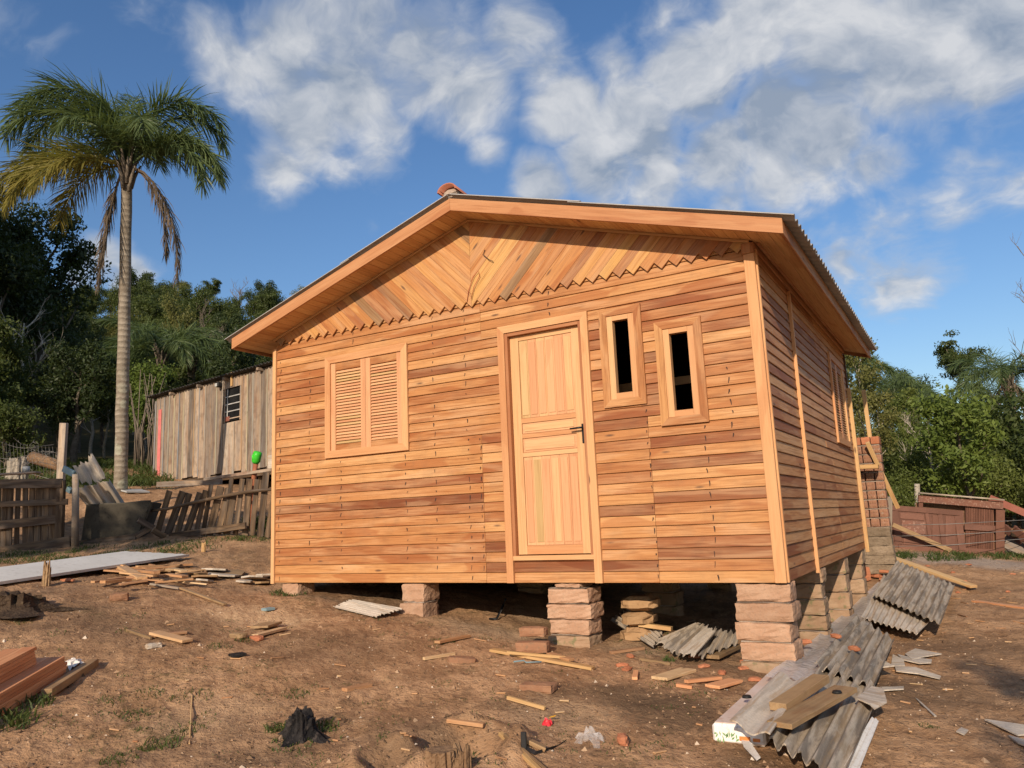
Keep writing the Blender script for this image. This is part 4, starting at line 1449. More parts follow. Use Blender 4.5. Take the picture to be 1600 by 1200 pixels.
# ------------------------------------------------------------------ stumps
def stump(name, label, cat, p, rad, hgt, mat, seed, spread=1.6, roots=7, broken=.4):
    r = np.random.default_rng(seed)
    na, nh = 36, 10
    V, F = [], []
    ph = r.uniform(0, 6.28, 4)
    for j in range(nh + 1):
        t = j / nh
        for i in range(na):
            a = 2 * math.pi * i / na
            flare = 1 + spread * (1 - t) ** 3 * (1 + .7 * math.sin(roots * a + ph[0]) * (1 - t))
            rr = rad * flare * (1 + .10 * math.sin(9 * a + ph[1]) + .08 * math.sin(17 * a + ph[2] + t * 2) + r.normal(0, .03))
            z = hgt * t * (1 + broken * (t > .85) * (math.sin(2 * a + ph[3]) * .5 + r.normal(0, .18))) - .06 * (1 - t)
            V.append((rr * math.cos(a), rr * math.sin(a), z))
    for j in range(nh):
        for i in range(na):
            k = (i + 1) % na
            F.append([j * na + i, j * na + k, (j + 1) * na + k, (j + 1) * na + i])
    V.append((0, 0, hgt * (1 - broken * .5)))
    for i in range(na):
        F.append([nh * na + i, nh * na + (i + 1) % na, len(V) - 1])
    return put(name, mesh(name, V, F, mat), Matrix.Translation(p), None, label=label, category=cat)


stump('tree_stump', 'low charred black stump in the middle foreground', 'tree stump', gp(470, 1150), .075, .115, 'char', 3, 2.2, 4, .5)
stump('tree_stump', 'sawn earthy stump in the hole at the bottom edge', 'tree stump', gp(690, 1192), .072, .065, 'stump', 4, .4, 4, .06)
stump('tree_stump', 'small split stub just right of the sawn stump', 'tree stump', gp(722, 1198), .045, .08, 'stump', 5, .3, 4, .8)
stump('root_clump', 'dark clump of roots and earth at the left edge', 'root clump', gp(18, 948), .24, .09, 'roots', 6, 1.0, 5, .8)
stump('stake', 'short broken stake sticking up below the white sheet', 'stake', gp(72, 915), .035, .20, 'oldboard', 7, .2, 3, .6)
stump('stake', 'tiny peg in the ground between the fence and the house', 'stake', gp(318, 862), .025, .12, 'yellow', 8, .1, 3, .2)

# litter
def crumple(name, label, cat, p, s, mat, seed, flat=.5, nm=2):
    r = np.random.default_rng(seed)
    V, F = [], []
    N = 8
    for j in range(N + 1):
        for i in range(N + 1):
            x, y = i / N - .5, j / N - .5
            V.append((s * x * 1.3 + r.normal(0, s * .07), s * y + r.normal(0, s * .07), abs(r.normal(0, s * .22)) * flat + s * flat * .6 * (1 - 4 * (x * x + y * y)) + .004))
    for j in range(N):
        for i in range(N):
            a = j * (N + 1) + i
            F.append([a, a + 1, a + N + 2, a + N + 1])
    return put(name, mesh(name, V, F, mat), Matrix.Translation(p), None, label=label, category=cat)


w_ = crumple('wrapper', 'crumpled red and yellow wrapper on the bare ground', 'wrapper', gp(856, 1134), .05, 'redwrap', 3, .9)
pw_ = gp(863, 1128)
put('wrapper_end', mesh('wrapper_end', [(-.02, -.012, .012), (.022, -.006, .022), (.024, .012, .028), (-.018, .012, .016)], [[0, 1, 2, 3]], 'yellowwrap'), Matrix.Translation(pw_ + Vector((0, 0, .012))), w_, label='yellow torn end')


def clear_mat():
    m, n, o = new_mat('clear_plastic')
    b = n.new('ShaderNodeBsdfPrincipled', {'Base Color': (.75, .75, .75, 1), 'Roughness': .18, 'Alpha': .20})
    n.l.new(b.outputs[0], o.inputs[0])
    return m


M['clear'] = clear_mat()
crumple('plastic_bag', 'crumpled clear plastic bag on the earth at the bottom', 'plastic bag', gp(922, 1160), .11, 'clear', 6, .7)
crumple('plastic_bag', 'crumpled pale plastic scrap at the end of the lumber bundle', 'plastic bag', gp(113, 1040), .12, 'foam', 16, .5)
g0, g1, g2 = gp(822, 1172), gp(850, 1176), gp(885, 1160)
pts = [g0, gp(836, 1180), g1, gp(868, 1171), g2]
V = []
for i, p in enumerate(pts):
    wd = (.012, .02, .03, .03, .008)[i]
    V += [p + Vector((0, -wd, .008)), p + Vector((0, wd, .016))]
o0 = pts[2]
put('strap', mesh('strap', [v - o0 for v in V], [[2 * i, 2 * i + 2, 2 * i + 3, 2 * i + 1] for i in range(4)], 'black'), Matrix.Translation(o0), None, label='strip of black rubber lying at the bottom beside thin laths', category='rubber strip')
box('rubber_piece', None, gp(819, 1170) + Vector((0, 0, .04)), (.03, .02, .09), 'black', .004, .3, None, label='short upright piece of black rubber at the bottom', category='rubber piece')
tube('bent_bar', None, [gp(765, 967, .01), gp(776, 967, .015), gp(786, 946, .10), gp(790, 936, .18)], .012, 'metal', 6, label='bent dark metal bar leaning under the house beside the door pier', category='metal bar')
tube('wire_piece', None, [gp(803, 1034, .012), gp(818, 1032, .03), gp(822, 1035, .015), gp(846, 1034, .02)], .006, 'bluegrey', 6, label='bit of grey green cord beside the long pale strip', category='cord')

# ------------------------------------------------------------------ corrugated scraps under the house and beside it
def S4(cs):
    return [gp(*q) for q in cs]


sheet('corrugated_sheet', S4([(519, 948, .03), (545, 936, .05), (630, 951, .05), (586, 964, .02)])[::1], 7, .008, 'fibrolight', None, .007, 2, .06, label='pale corrugated sheet scrap lying beside the two-block pier', category='corrugated sheet')
sheet('corrugated_sheet', S4([(986, 945, .26), (952, 968, .10), (1020, 1012, .03), (1036, 988, .10)]), 6, .010, 'fibro', None, .008, 12, .03, label='weathered sheet leaning on the brown blocks under the house', category='corrugated sheet')
sheet('corrugated_sheet', S4([(1105, 978, .18), (1092, 972, .16), (1020, 1003, .06), (1062, 1027, .05)]), 5, .014, 'fibro', None, .008, 13, .08, label='dark corrugated piece lying lowest in front of the corner pier', category='corrugated sheet')
sheet('corrugated_sheet', S4([(1108, 976, .20), (1120, 985, .20), (1084, 1026, .08), (1056, 1022, .08)]), 2, .016, 'fibrolight', None, .008, 14, .08, label='pale curved sheet piece lying on the dark corrugated piece', category='corrugated sheet')
sheet('corrugated_sheet', S4([(1118, 980, .16), (1158, 988, .16), (1152, 1006, .09), (1088, 1030, .05)]), 5, .014, 'fibro', None, .008, 15, .08, label='grey corrugated piece touching the corner pier', category='corrugated sheet')
lay('offcut', 'tan rounded lath lying on the weathered sheet under the house', 'wood offcut', (999, 979), (1050, 986), .06, .035, 'yellow', .13)
lay('offcut', 'dark board edge under the grey corrugated piece by the corner pier', 'wood offcut', (1113, 1030), (1150, 1012), .12, .03, 'oldboard', .03)

# the heap to the right of the house
A0, A1 = gp(1114, 1160), gp(1180, 1168)
B0, B1 = gp(1332, 945), gp(1372, 958)
dirh = (B0 - A0).normalized()
wv = (A1 - A0)
wv = (wv - dirh * wv.dot(dirh))
acr = UPZ.cross(dirh).normalized() * -1
if acr.dot(wv) < 0:
    acr = -acr
L = 1.75
t = thing('packaged_slab', 'long white wrapped slab lying under the grey sheets right of the house', 'packaged slab', A0)
SW, SH = .30, .105
cen = A0 + dirh * L / 2 + acr * SW / 2
upn = dirh.cross(-acr) if dirh.cross(-acr).z > 0 else dirh.cross(acr)
body = put('wrapped_body', box_me(L, SW, SH, .014, 'foam'), frame(cen + upn * (SH / 2), dirh, upn), t)
put('dusty_top', box_me(L - .03, SW - .03, .006, .002, 'foamtop'), frame(cen + upn * (SH + .0025), dirh, upn), t)
# faded print on the end facing the yard: green scrolls over orange bars
base = frame(A0 + acr * SW / 2 - dirh * .0035, -acr if False else acr, upn)
for (x, z, w, h, mt) in ((.035, .036, .060, .024, 'printorange'), (.100, .034, .040, .018, 'printorange')):
    put('print_mark', box_me(w, .003, h, .001, mt), base @ Matrix.Translation((x, 0, z)), t)
rk = random.Random(2)
for k in range(16):                                             # a spray of printed leaves
    x, z, a = -.135 + .0085 * k + rk.uniform(-.006, .006), .034 + rk.uniform(-.022, .022), rk.uniform(0, 3.1)
    l_, w_l = rk.uniform(.010, .019), rk.uniform(.003, .006)
    pts = [(x + l_ * math.cos(a), z + l_ * math.sin(a)), (x - w_l * math.sin(a), z + w_l * math.cos(a)), (x - l_ * math.cos(a), z - l_ * math.sin(a)), (x + w_l * math.sin(a), z - w_l * math.cos(a))]
    c0_ = base @ Vector((x, -.0012, z))
    put('print_mark', mesh('print_mark', [base @ Vector((px, -.0012, pz)) - c0_ for px, pz in pts], [[0, 1, 2, 3]], 'printgreen'), Matrix.Translation(c0_), t)
q = [gp(1205, 1050, .12), gp(1258, 1010, .06), gp(1376, 912, .05), gp(1400, 940, .08), gp(1302, 1030, .10), gp(1256, 1062, .13)]
def strip(name, L_, R_, mat, nsub=14, amp=.012, seed=1, **kw):
    r = np.random.default_rng(seed)
    V, F = [], []
    na = 8
    o = sum(L_ + R_, Vector()) / (len(L_) + len(R_))

    def at(P, t):
        x = t * (len(P) - 1)
        i = min(int(x), len(P) - 2)
        return P[i].lerp(P[i + 1], x - i)
    for j in range(nsub + 1):
        for i in range(na + 1):
            p = at(L_, j / nsub).lerp(at(R_, j / nsub), i / na)
            V.append(p - o + Vector((0, 0, amp * math.sin(i * 1.7 + .25 * j) + r.normal(0, amp * .35))))
    for j in range(nsub):
        for i in range(na):
            a = j * (na + 1) + i
            F.append([a, a + 1, a + na + 2, a + na + 1])
    return put(name, mesh(name, V, F, mat, True), Matrix.Translation(o), None, **kw)


strip('plastic_sheet', [gp(1195, 1058, .115), gp(1262, 1008, .08), gp(1330, 950, .05), gp(1372, 908, .04)], [gp(1262, 1062, .125), gp(1315, 1020, .12), gp(1372, 962, .10), gp(1400, 930, .08)], 'film', 16, .010, 3,
      label='milky plastic film spread along the left of the grey sheet heap', category='plastic sheet')
sheet('corrugated_sheet', S4([(1338, 962, .13), (1398, 998, .12), (1366, 1075, .14), (1272, 1040, .17)]), 5, .024, 'fibro', None, .009, 21, .04, 14, label='dark wavy sheet in the middle of the heap, brick bits on it', category='corrugated sheet')
sheet('corrugated_sheet', S4([(1292, 1028, .15), (1378, 1075, .13), (1318, 1218, .10), (1200, 1158, .12)]), 5, .026, 'fibro', None, .010, 22, .04, 14, label='front dark wavy sheet of the heap with broken white edge', category='corrugated sheet')
sheet('corrugated_sheet', S4([(1381, 898, .12), (1466, 958, .10), (1434, 990, .08), (1345, 965, .15)]), 10, .013, 'fibrolight', None, .008, 23, .03, label='pale corrugated sheet lying under the top sheet of the heap', category='corrugated sheet')
sheet('corrugated_sheet', S4([(1402, 876, .24), (1492, 914, .18), (1470, 975, .17), (1364, 929, .27)]), 11, .014, 'fibro', None, .009, 24, .03, label='top corrugated sheet at the back end of the heap, cracked', category='corrugated sheet')
sheet('corrugated_sheet', S4([(1218, 1052, .20), (1262, 1064, .20), (1203, 1152, .20), (1139, 1130, .18)]), 1.25, .022, 'fibrolight', None, .009, 25, .02, 8, label='smooth pale sheet strip lying on the white slab', category='corrugated sheet')
strip('white_edging', [gp(1362, 1120, .12), gp(1310, 1215, .08)], [gp(1374, 1126, .10), gp(1336, 1220, .06)], 'foam', 6, .004, 5, label='white rounded edge strip along the front wavy sheet', category='edging')
lay('board', 'olive brown thick board on the grey heap, upper of two', 'board', (1216, 1112), (1284, 1066), .10, .045, 'oldboard', .20)
lay('board', 'wide dusty brown board on the grey heap, lower of two', 'board', (1218, 1138), (1322, 1080), .14, .028, 'oldboard', .19)
for (u, v, h, lab) in ((1167, 1090, .135, 'black round washer on the white slab'), (1308, 1083, .225, 'black round washer on the lower brown board')):
    p = gp(u, v, h)
    tube('washer', None, [p, p + Vector((0, 0, .014))], [.030, .024], 'black', 14, label=lab, category='washer')
for (u, v, rz, lab) in ((1262, 1030, .5, 'broken brick bit lying where film and wavy sheet meet'), (1310, 1020, -.6, 'reddish brick bit higher up on the dark wavy sheet'), (1339, 1042, -.5, 'orange brick bit lower down on the dark wavy sheet')):
    brick(lab, u, v + 8, (.105, .045, .04), rz, 'brick', .17, 0, None, 'brick_bit')


def shard(label, pix, h, mat='fibrolight', th=.008, name='sheet_fragment', tilt=0):
    P = [gp(u, v, h + tilt * i) for i, (u, v) in enumerate(pix)]
    o = sum(P, Vector()) / len(P)
    k = len(P)
    V = [p - o for p in P] + [p - o - Vector((0, 0, th)) for p in P]
    F = [list(range(k)), list(range(2 * k - 1, k - 1, -1))] + [[i, i + k, (i + 1) % k + k, (i + 1) % k] for i in range(k)]
    return put(name, mesh(name, V, F, mat), Matrix.Translation(o), None, label=label, category='sheet fragment')


shard('bent pale sheet fragment on the right edge of the front wavy sheet', [(1337, 1090), (1362, 1072), (1380, 1075), (1386, 1096), (1366, 1107), (1358, 1099)], .15)
shard('flat grey fragment pointing right beside the heap, upper one', [(1414, 1021), (1430, 1013), (1471, 1021), (1440, 1026), (1425, 1030)], .03)
shard('flat grey fragment beside the heap, lower one with straight edge', [(1402, 1022), (1425, 1027), (1456, 1030), (1455, 1035), (1436, 1036), (1410, 1030)], .025)
shard('light grey fragment half under the wavy sheet on its right', [(1395, 1022), (1412, 1030), (1414, 1040), (1392, 1040)], .03)
shard('pale curled fragment at the right edge of the middle wavy sheet', [(1368, 1026), (1382, 1032), (1396, 1040), (1378, 1042)], .12)
shard('white grey shard at the right edge, larger one', [(1538, 1123), (1600, 1132), (1612, 1146), (1590, 1148)], .02)
shard('white grey shard at the right edge, narrow one below', [(1575, 1148), (1612, 1158), (1612, 1168), (1590, 1160)], .02)
shard('small tan flake lying on the dark soil at the right', [(1494, 1142), (1502, 1136), (1513, 1140), (1506, 1147)], .015)
shard('long narrow pale splinter of sheet right of the heap', [(1430, 1090), (1434, 1092), (1463, 1118), (1459, 1118)], .01)
shard('pale ragged strip trailing right from the wavy sheet', [(1398, 1040), (1430, 1042), (1470, 1056), (1468, 1060), (1435, 1052), (1400, 1048)], .03)
shard('white thin scrap lying by the bent pale fragment', [(1375, 1073), (1412, 1072), (1412, 1076), (1380, 1078)], .02)
shard('torn white strip hanging off the printed end of the slab', [(1152, 1140), (1160, 1142), (1188, 1182), (1182, 1186), (1162, 1165)], .03, 'foam')
lay('plank', 'yellow plank lying across the far end of the grey heap', 'plank', (1385, 870), (1522, 919), .12, .035, 'yellow', .22, None, .05)
#@@
# ------------------------------------------------------------------ old shed on the left
RGT = Vector(RM[0])
RGT = Vector((RGT.x, RGT.y, 0)).normalized()
FWD = Vector((RM[1][0], RM[1][1], 0)).normalized()
s0, s1 = atd(241, 755, 22.0), atd(470, 733, 17.6)
zb = 2.06
s0.z = s1.z = zb
sx = (s1 - s0).normalized()
sn = Vector((sx.y, -sx.x, 0))                   # outward, towards the camera
if sn.dot(Vector(CAM) - s0) < 0:
    sn = -sn
SLN = (s1 - s0).length
shed = thing('wooden_shed', 'old weathered plank shed with low tin roof beyond the picket fence', 'shed', s0, math.atan2(sx.y, sx.x))
SHH = 2.42


def sp(a, b, h):                                 # along the wall, outward, up
    return s0 + sx * a + sn * b + UPZ * h


r = random.Random(31)
wx0, wx1, wz0, wz1 = None, None, 1.30, 2.12
d_ = ray(352, 630)
# wall coordinate of a picture column
def wall_a(u):
    d = ray(u, 690)
    tt = ((s0 - Vector(CAM)).dot(sn)) / Vector(d).dot(sn)
    return (Vector(CAM) + tt * Vector(d) - s0).dot(sx)


wx0, wx1 = wall_a(352), wall_a(375.5)
edges = [0.0]
while edges[-1] < SLN:
    edges.append(edges[-1] + r.uniform(.24, .34))
pink = (wall_a(247), wall_a(254))
battens = []
for i in range(len(edges) - 1):
    a0, a1 = edges[i], min(edges[i + 1], SLN)
    zlo = r.uniform(-.05, .04)
    mt = 'shed'
    jut = r.uniform(0, .008)
    parts_ = [(zlo, SHH)]
    if a1 > wx0 and a0 < wx1:
        parts_ = [(zlo, wz0 - .03), (wz1 + .03, SHH)]
    for (z0, z1) in parts_:
        board('plank', shed, sp((a0 + a1) / 2, jut, z0), sp((a0 + a1) / 2, jut, z1), a1 - a0 - .006, .02, sx, mt)
    if r.random() < .8:
        zz = (zlo + .02, SHH - .05)
        if a1 > wx0 - .05 and a1 < wx1 + .05:
            zz = (zlo, wz0 - .05)
        board('batten', shed, sp(a1, .024, zz[0]), sp(a1, .024, zz[1]), r.uniform(.035, .055), .012, sx, 'shedbatten')
board('painted_plank', shed, sp(sum(pink) / 2, .028, .02), sp(sum(pink) / 2 - .02, .028, 2.05), .17, .012, sx, 'pinkpaint', label='faded pink painted plank')
board('plank', shed, sp(0.0, .03, -.02), sp(0.0, .03, SHH - .1), .07, .02, sx, 'shedbatten')
# side and back of the shed
DEP = 4.0
for k in range(14):
    b = -.03 - (k + .5) * DEP / 14
    board('plank', shed, sp(.0, b, 0), sp(.0, b, SHH - .1 - .0), DEP / 14 - .006, .02, sn, 'shed')
    board('plank', shed, sp(SLN, b, 0), sp(SLN, b, SHH - .1), DEP / 14 - .006, .02, sn, 'shed')
board('back_wall', shed, sp(0, -DEP, SHH / 2), sp(SLN, -DEP, SHH / 2), SHH, .03, UPZ, 'shed')
board('floor', shed, sp(0.05, -DEP / 2, .02), sp(SLN - .05, -DEP / 2, .02), DEP - .1, .04, sn, 'fence')
board('sill_beam', shed, sp(-.05, -.05, -.09), sp(SLN, -.05, -.09), .14, .10, UPZ, 'fence')
for a in (.2, 2.6, 5., 7.):
    for b in (-.25, -DEP + .2):
        p = sp(a, b, 0)
        zg = hz(p.x, p.y)
        board('stilt', shed, (p.x, p.y, zg - .1), (p.x, p.y, zb - .16), .14, .14, sx, 'fence')
# roof: corrugated sheets sloping gently to the back
for k in range(9):
    a0 = -.32 + k * (SLN + .6) / 9
    a1 = -.32 + (k + 1) * (SLN + .6) / 9 + .05
    zf, zbk = SHH + .045, SHH - .28
    sheet('roof_sheet', [sp(a0, .20, zf + .005 * (k % 2)), sp(a1, .20, zf + .005 * (k % 2)), sp(a1, -DEP - .3, zbk), sp(a0, -DEP - .3, zbk)], 6, .02, 'roofdark', shed, .008, 60 + k, 0, 1)
for u in (272, 315, 356, 410):
    a = wall_a(u)
    board('rafter_end', shed, sp(a, .17, SHH - .03), sp(a, -DEP, SHH - .34), .07, .09, UPZ, 'shed')
# window with white bars, something red on its sill
wm = (wx0 + wx1) / 2
win = board('window', shed, sp(wx0, .0, (wz0 + wz1) / 2), sp(wx1, .0, (wz0 + wz1) / 2), wz1 - wz0, .02, UPZ, 'glass')
for f in (.0, .25, .5, .76):
    z = wz0 + .06 + f * (wz1 - wz0 - .08)
    board('bar', win, sp(wx0, .022, z), sp(wx1, .022, z), .028, .018, UPZ, 'whitebar' if f else 'shed')
board('bar', win, sp(wx0 + .13, .034, wz0), sp(wx0 + .13, .034, wz1), .03, .018, sx, 'whitebar')
for a in (wx0 - .02, wx1 + .02):
    board('frame', win, sp(a, .02, wz0 - .02), sp(a, .02, wz1 + .02), .04, .03, sx, 'shed')
box('red_box', win, sp(wx0 + .13, .03, wz0 + .06), (.2, .04, .12), 'redpaint2', .01, math.atan2(sx.y, sx.x))
board('pale_board', shed, sp(wm - .06, .03, wz1 + .06), sp(wm - .06, .03, wz1 + .42), .09, .015, sx, 'yellow')
la = wall_a(345.5)
lamp = box('lamp', shed, sp(la, .10, SHH - .14), (.13, .13, .13), 'black', .02, math.atan2(sx.y, sx.x))
box('lamp_front', lamp, sp(la + .02, .185, SHH - .16), (.09, .035, .09), 'whitebar', .01, math.atan2(sx.y, sx.x))

# ------------------------------------------------------------------ fences, trough and posts at the left
def P3(u, v, D):
    return atd(u, v, D)


def leg(u, v, D, h=-.06):
    p = atd(u, v, D)
    return Vector((p.x, p.y, min(p.z, hz(p.x, p.y) + h)))


DF = 12.9
fe = thing('plank_fence', 'dark weathered fence of upright slats and wide rails at the left edge', 'fence', leg(50, 860, DF))
for (a, b, w, dd, th) in (((-60, 757), (97, 755), .15, -.07, .03), ((-60, 790), (106, 784), .095, -.07, .03), ((-60, 827), (88, 811), .14, -.07, .03)):
    board('rail', fe, P3(*a, DF + dd), P3(*b, DF + dd), w, th, UPZ, 'fence')
board('rail', fe, P3(-60, 745, DF - .02), P3(60, 738, DF - .02), .03, .16, UPZ, 'shed')
board('bottom_plank', fe, P3(-40, 872, DF - .1), P3(110, 848, DF - .1), .22, .035, UPZ, 'fence')
r = random.Random(3)
for i, u in enumerate((-50, -38, -26, -14, -3, 8, 17, 29, 40, 51, 62, 72, 83, 94)):
    wv_ = r.uniform(.075, .12)
    board('slat', fe, leg(u - r.uniform(0, 4), 850, DF), P3(u, 752 + r.uniform(-1, 4), DF), wv_, .022, RGT, 'fence')
board('post', fe, leg(93, 845, DF - .03), P3(96, 750, DF - .03), .11, .09, RGT, 'fence')
tp = board('fence_post', None, leg(92, 800, 14.4, -.2), P3(100, 661, 14.4), .12, .09, RGT, 'shed', label='tall squared post standing behind the plank fence', category='post')
lp = tube('log_post', None, [leg(117, 856, 12.75), P3(118, 800, 12.75), P3(118, 741, 12.75)], [.058, .055, .05], 'grey', 10, label='round debarked log post in front of the trough', category='post')
# wire netting behind the fence
wf = thing('wire_fence', 'sagging chicken wire fence behind the plank fence', 'wire fence', leg(30, 790, 16.5))
for k in range(5):
    v0 = 690 + 17 * k
    pts = [P3(u, v0 + 6 * math.sin(u * .05 + k) + (u * .12 if k == 0 else 4), 16.5 + .3 * math.sin(u * .1 + k)) for u in range(-60, 92, 12)]
    tube('wire', wf, pts, .004, 'wire', 4)
for k in range(26):
    u = -58 + 5.6 * k
    tube('wire', wf, [P3(u, 690 + max(0, u) * .10, 16.5), P3(u + 3, 730, 16.5), P3(u, 775, 16.5)], .0018, 'wire', 4)
r = random.Random(8)
for k in range(16):
    pts = []
    u, v = r.uniform(28, 84), r.uniform(700, 726)
    for q_ in range(8):
        pts.append(P3(u, v, 16.3 + r.uniform(-.2, .2)))
        u += r.uniform(-9, 9)
        v += r.uniform(-7, 7)
    tube('wire', wf, pts, .003, 'wire', 4)
stump('tree_stump', 'pale tree stump standing behind the chicken wire', 'tree stump', leg(28, 722, 18.5, 0), .19, .62, 'palebark', 12, .35, 3, .15)
tube('fallen_log', None, [P3(52, 715, 17.8), P3(75, 722, 17.4), P3(96, 729, 17.0)], [.14, .13, .11], 'stump', 10, label='fallen log lying behind the chicken wire beside the tall post', category='log')
tube('tin_can', None, [P3(41, 738, 13.3), P3(41, 729, 13.3)], [.055, .055], 'whitebar', 12, label='small pale tin standing on the plank fence', category='tin')
# trough
DT = 13.1
fl, fr = leg(130, 845, DT, .02), leg(214, 840, DT + .15, .02)
flt, frt = P3(138, 789, DT), P3(236, 784, DT + .2)
bk = FWD * .62 - RGT * .12
tr = thing('trough', 'dark wedge shaped trough between the log post and picket fence', 'trough', fl)


def quadslab(nm, parent, q, th, mat, **kw):
    o = sum(q, Vector()) / 4
    nv = (q[1] - q[0]).cross(q[3] - q[0]).normalized() * th
    V = [p - o for p in q] + [p - o + nv for p in q]
    F = [[0, 1, 2, 3], [7, 6, 5, 4]] + [[i, i + 4, (i + 1) % 4 + 4, (i + 1) % 4] for i in range(4)]
    return put(nm, mesh(nm, V, F, mat), Matrix.Translation(o), parent, **kw)


quadslab('front_panel', tr, [fl, fr, frt, flt], .03, 'tank')
quadslab('side_panel', tr, [fl + bk, fl - RGT * .002, flt - RGT * .002, flt + bk], .03, 'tank')
quadslab('side_panel', tr, [fr + RGT * .002, fr + bk, frt + bk, frt + RGT * .002], .03, 'tank')
quadslab('back_panel', tr, [fr + bk * 1.01, fl + bk * 1.01, flt + bk * 1.01, frt + bk * 1.01], .03, 'tank')
quadslab('base_panel', tr, [fl + UPZ * .04, fl + bk + UPZ * .04, fr + bk + UPZ * .04, fr + UPZ * .04], .03, 'tank')
r = random.Random(4)
tube('rim', tr, [flt + (frt - flt) * (k / 7) + UPZ * r.uniform(-.012, .012) - FWD * .01 for k in range(8)], .022, 'tank', 6)
board('front_board', tr, P3(124, 852, DT - .08), P3(212, 841, DT - .02), .15, .03, UPZ, 'fence')
sheet('corrugated_sheet', [P3(112, 764, 13.0), P3(170, 748, 13.25), P3(197, 789, 13.55), P3(140, 796, 13.2)], 3, .05, 'fibrolight', None, .01, 31, .05, 6, label='dusty brown wavy sheet leaning out of the trough', category='corrugated sheet')
sheet('corrugated_sheet', [P3(113, 727, 13.35), P3(144, 708, 13.5), P3(168, 748, 13.55), P3(131, 762, 13.4)], 2, .03, 'fibrolight', None, .01, 32, .10, 6, label='bright broken wavy sheet sticking up behind the brown one', category='corrugated sheet')
shard('white pointed sheet fragment topmost above the trough', [(0, 0)], 0) if False else None
q = [P3(140, 722, 13.6), P3(142, 708, 13.6), P3(150, 728, 13.62), P3(166, 748, 13.6), P3(150, 752, 13.6)]
o_ = sum(q, Vector()) / 5
put('sheet_fragment', mesh('sheet_fragment', [p - o_ for p in q] + [p - o_ + FWD * .01 for p in q], [[0, 4, 3, 2, 1], [5, 6, 7, 8, 9]] + [[i, (i + 1) % 5, (i + 1) % 5 + 5, i + 5] for i in range(5)], 'fibrolight'), Matrix.Translation(o_), None, label='pointed pale sheet fragment standing up behind the trough', category='sheet fragment')
board('plank_end', None, P3(99, 732, 13.0), P3(116, 741, 12.9), .10, .04, UPZ, 'bluegrey', label='short blue grey board end beside the top of the log post', category='board')
board('plank_end', None, P3(106, 764, 12.9), P3(112, 768, 12.85), .08, .06, UPZ, 'bluegrey', label='small blue grey block against the log post', category='block')
# broken picket fence
pk = thing('picket_fence', 'broken leaning picket fence in front of the old shed', 'picket fence', leg(320, 830, 12.9))
slats = [(246, 833, 265, 767, .10), (262, 832, 286, 768, .12), (277, 829, 296, 771, .10), (291, 828, 313, 770, .11), (306, 826, 321, 766, .08), (317, 826, 330, 757, .07),
         (327, 824, 345, 760, .12), (341, 822, 357, 763, .10), (352, 820, 362, 747, .07), (368, 820, 379, 748, .08), (383, 820, 390, 748, .10), (394, 816, 402, 749, .08), (407, 815, 416, 738, .10), (418, 810, 428, 768, .08), (355, 821, 366, 770, .10)]
for i, (u0, v0, u1, v1, w) in enumerate(slats):
    D = 13.6 - (u0 - 246) / 172 * 1.3
    p = P3(u0, v0, D)
    p.z = min(p.z, hz(p.x, p.y) + .02)
    board('slat', pk, p, P3(u1, v1, D - .05), w, .022, RGT, 'fence')
tube('rail', pk, [P3(222, 799, 13.5), P3(262, 795, 13.3), P3(300, 786, 13.05), P3(345, 776, 12.75), P3(390, 768, 12.4), P3(432, 764, 12.1)], [.02, .026, .03, .03, .028, .025], 'fence', 8)
board('rail', pk, P3(265, 838, 13.25), P3(384, 821, 12.35), .10, .04, UPZ, 'fence')
for (a, b, D0, D1, w, lab) in (((246, 757), (346, 753), 15.6, 14.6, .10, 'long rail lying behind the picket fence under the shed'), ((320, 749), (425, 734), 13.8, 12.5, .05, 'thin grey rail resting level on top of the picket fence')):
    board('rail_board', None, P3(*a, D0), P3(*b, D1), w, .05, UPZ, 'shed', label=lab, category='rail')
for i, (a, b, lab) in enumerate((((216, 812), (240, 825), 'splintered board end sticking out at the left end of the picket fence'), ((212, 838), (238, 823), 'slanting prop beside the trough at the picket fence end'), ((238, 828), (258, 840), 'short broken board on the ground at the picket fence end'))):
    board('broken_board', None, P3(*a, 13.0), P3(*b, 13.15), .09, .04, UPZ, 'fence', label=lab, category='board')
# green bottle upside down on a red-brown pole
bt = thing('bottle_on_pole', 'bright green plastic bottle upturned on a red brown pole', 'bottle', leg(396, 790, 12.9))
tube('pole', bt, [leg(395, 775, 12.9), P3(397, 745, 12.9), P3(400, 722, 12.9)], .042, 'rustpole', 8)
gb = tube('bottle', bt, [P3(399.5, 724, 12.9), P3(400, 720.5, 12.9), P3(401.5, 712, 12.9), P3(403, 707, 12.9), P3(403.4, 705.5, 12.9)], [.05, .072, .075, .07, .045], 'green', 12)
tube('handle', gb, [P3(398, 709, 12.86), P3(394.5, 712, 12.84), P3(395, 717, 12.84), P3(398.5, 719, 12.86)], .016, 'green', 6)
box('pale_block', None, P3(426, 722, 12.6), (.12, .12, .22), 'fibrolight', .01, .4, None, label='pale block standing on the rail against the house corner', category='block')
lay('crate_lid', 'pale crate lid lying on the red earth by the palm', 'crate lid', (201, 766), (216, 770), .5, .03, 'whitebar', .02)

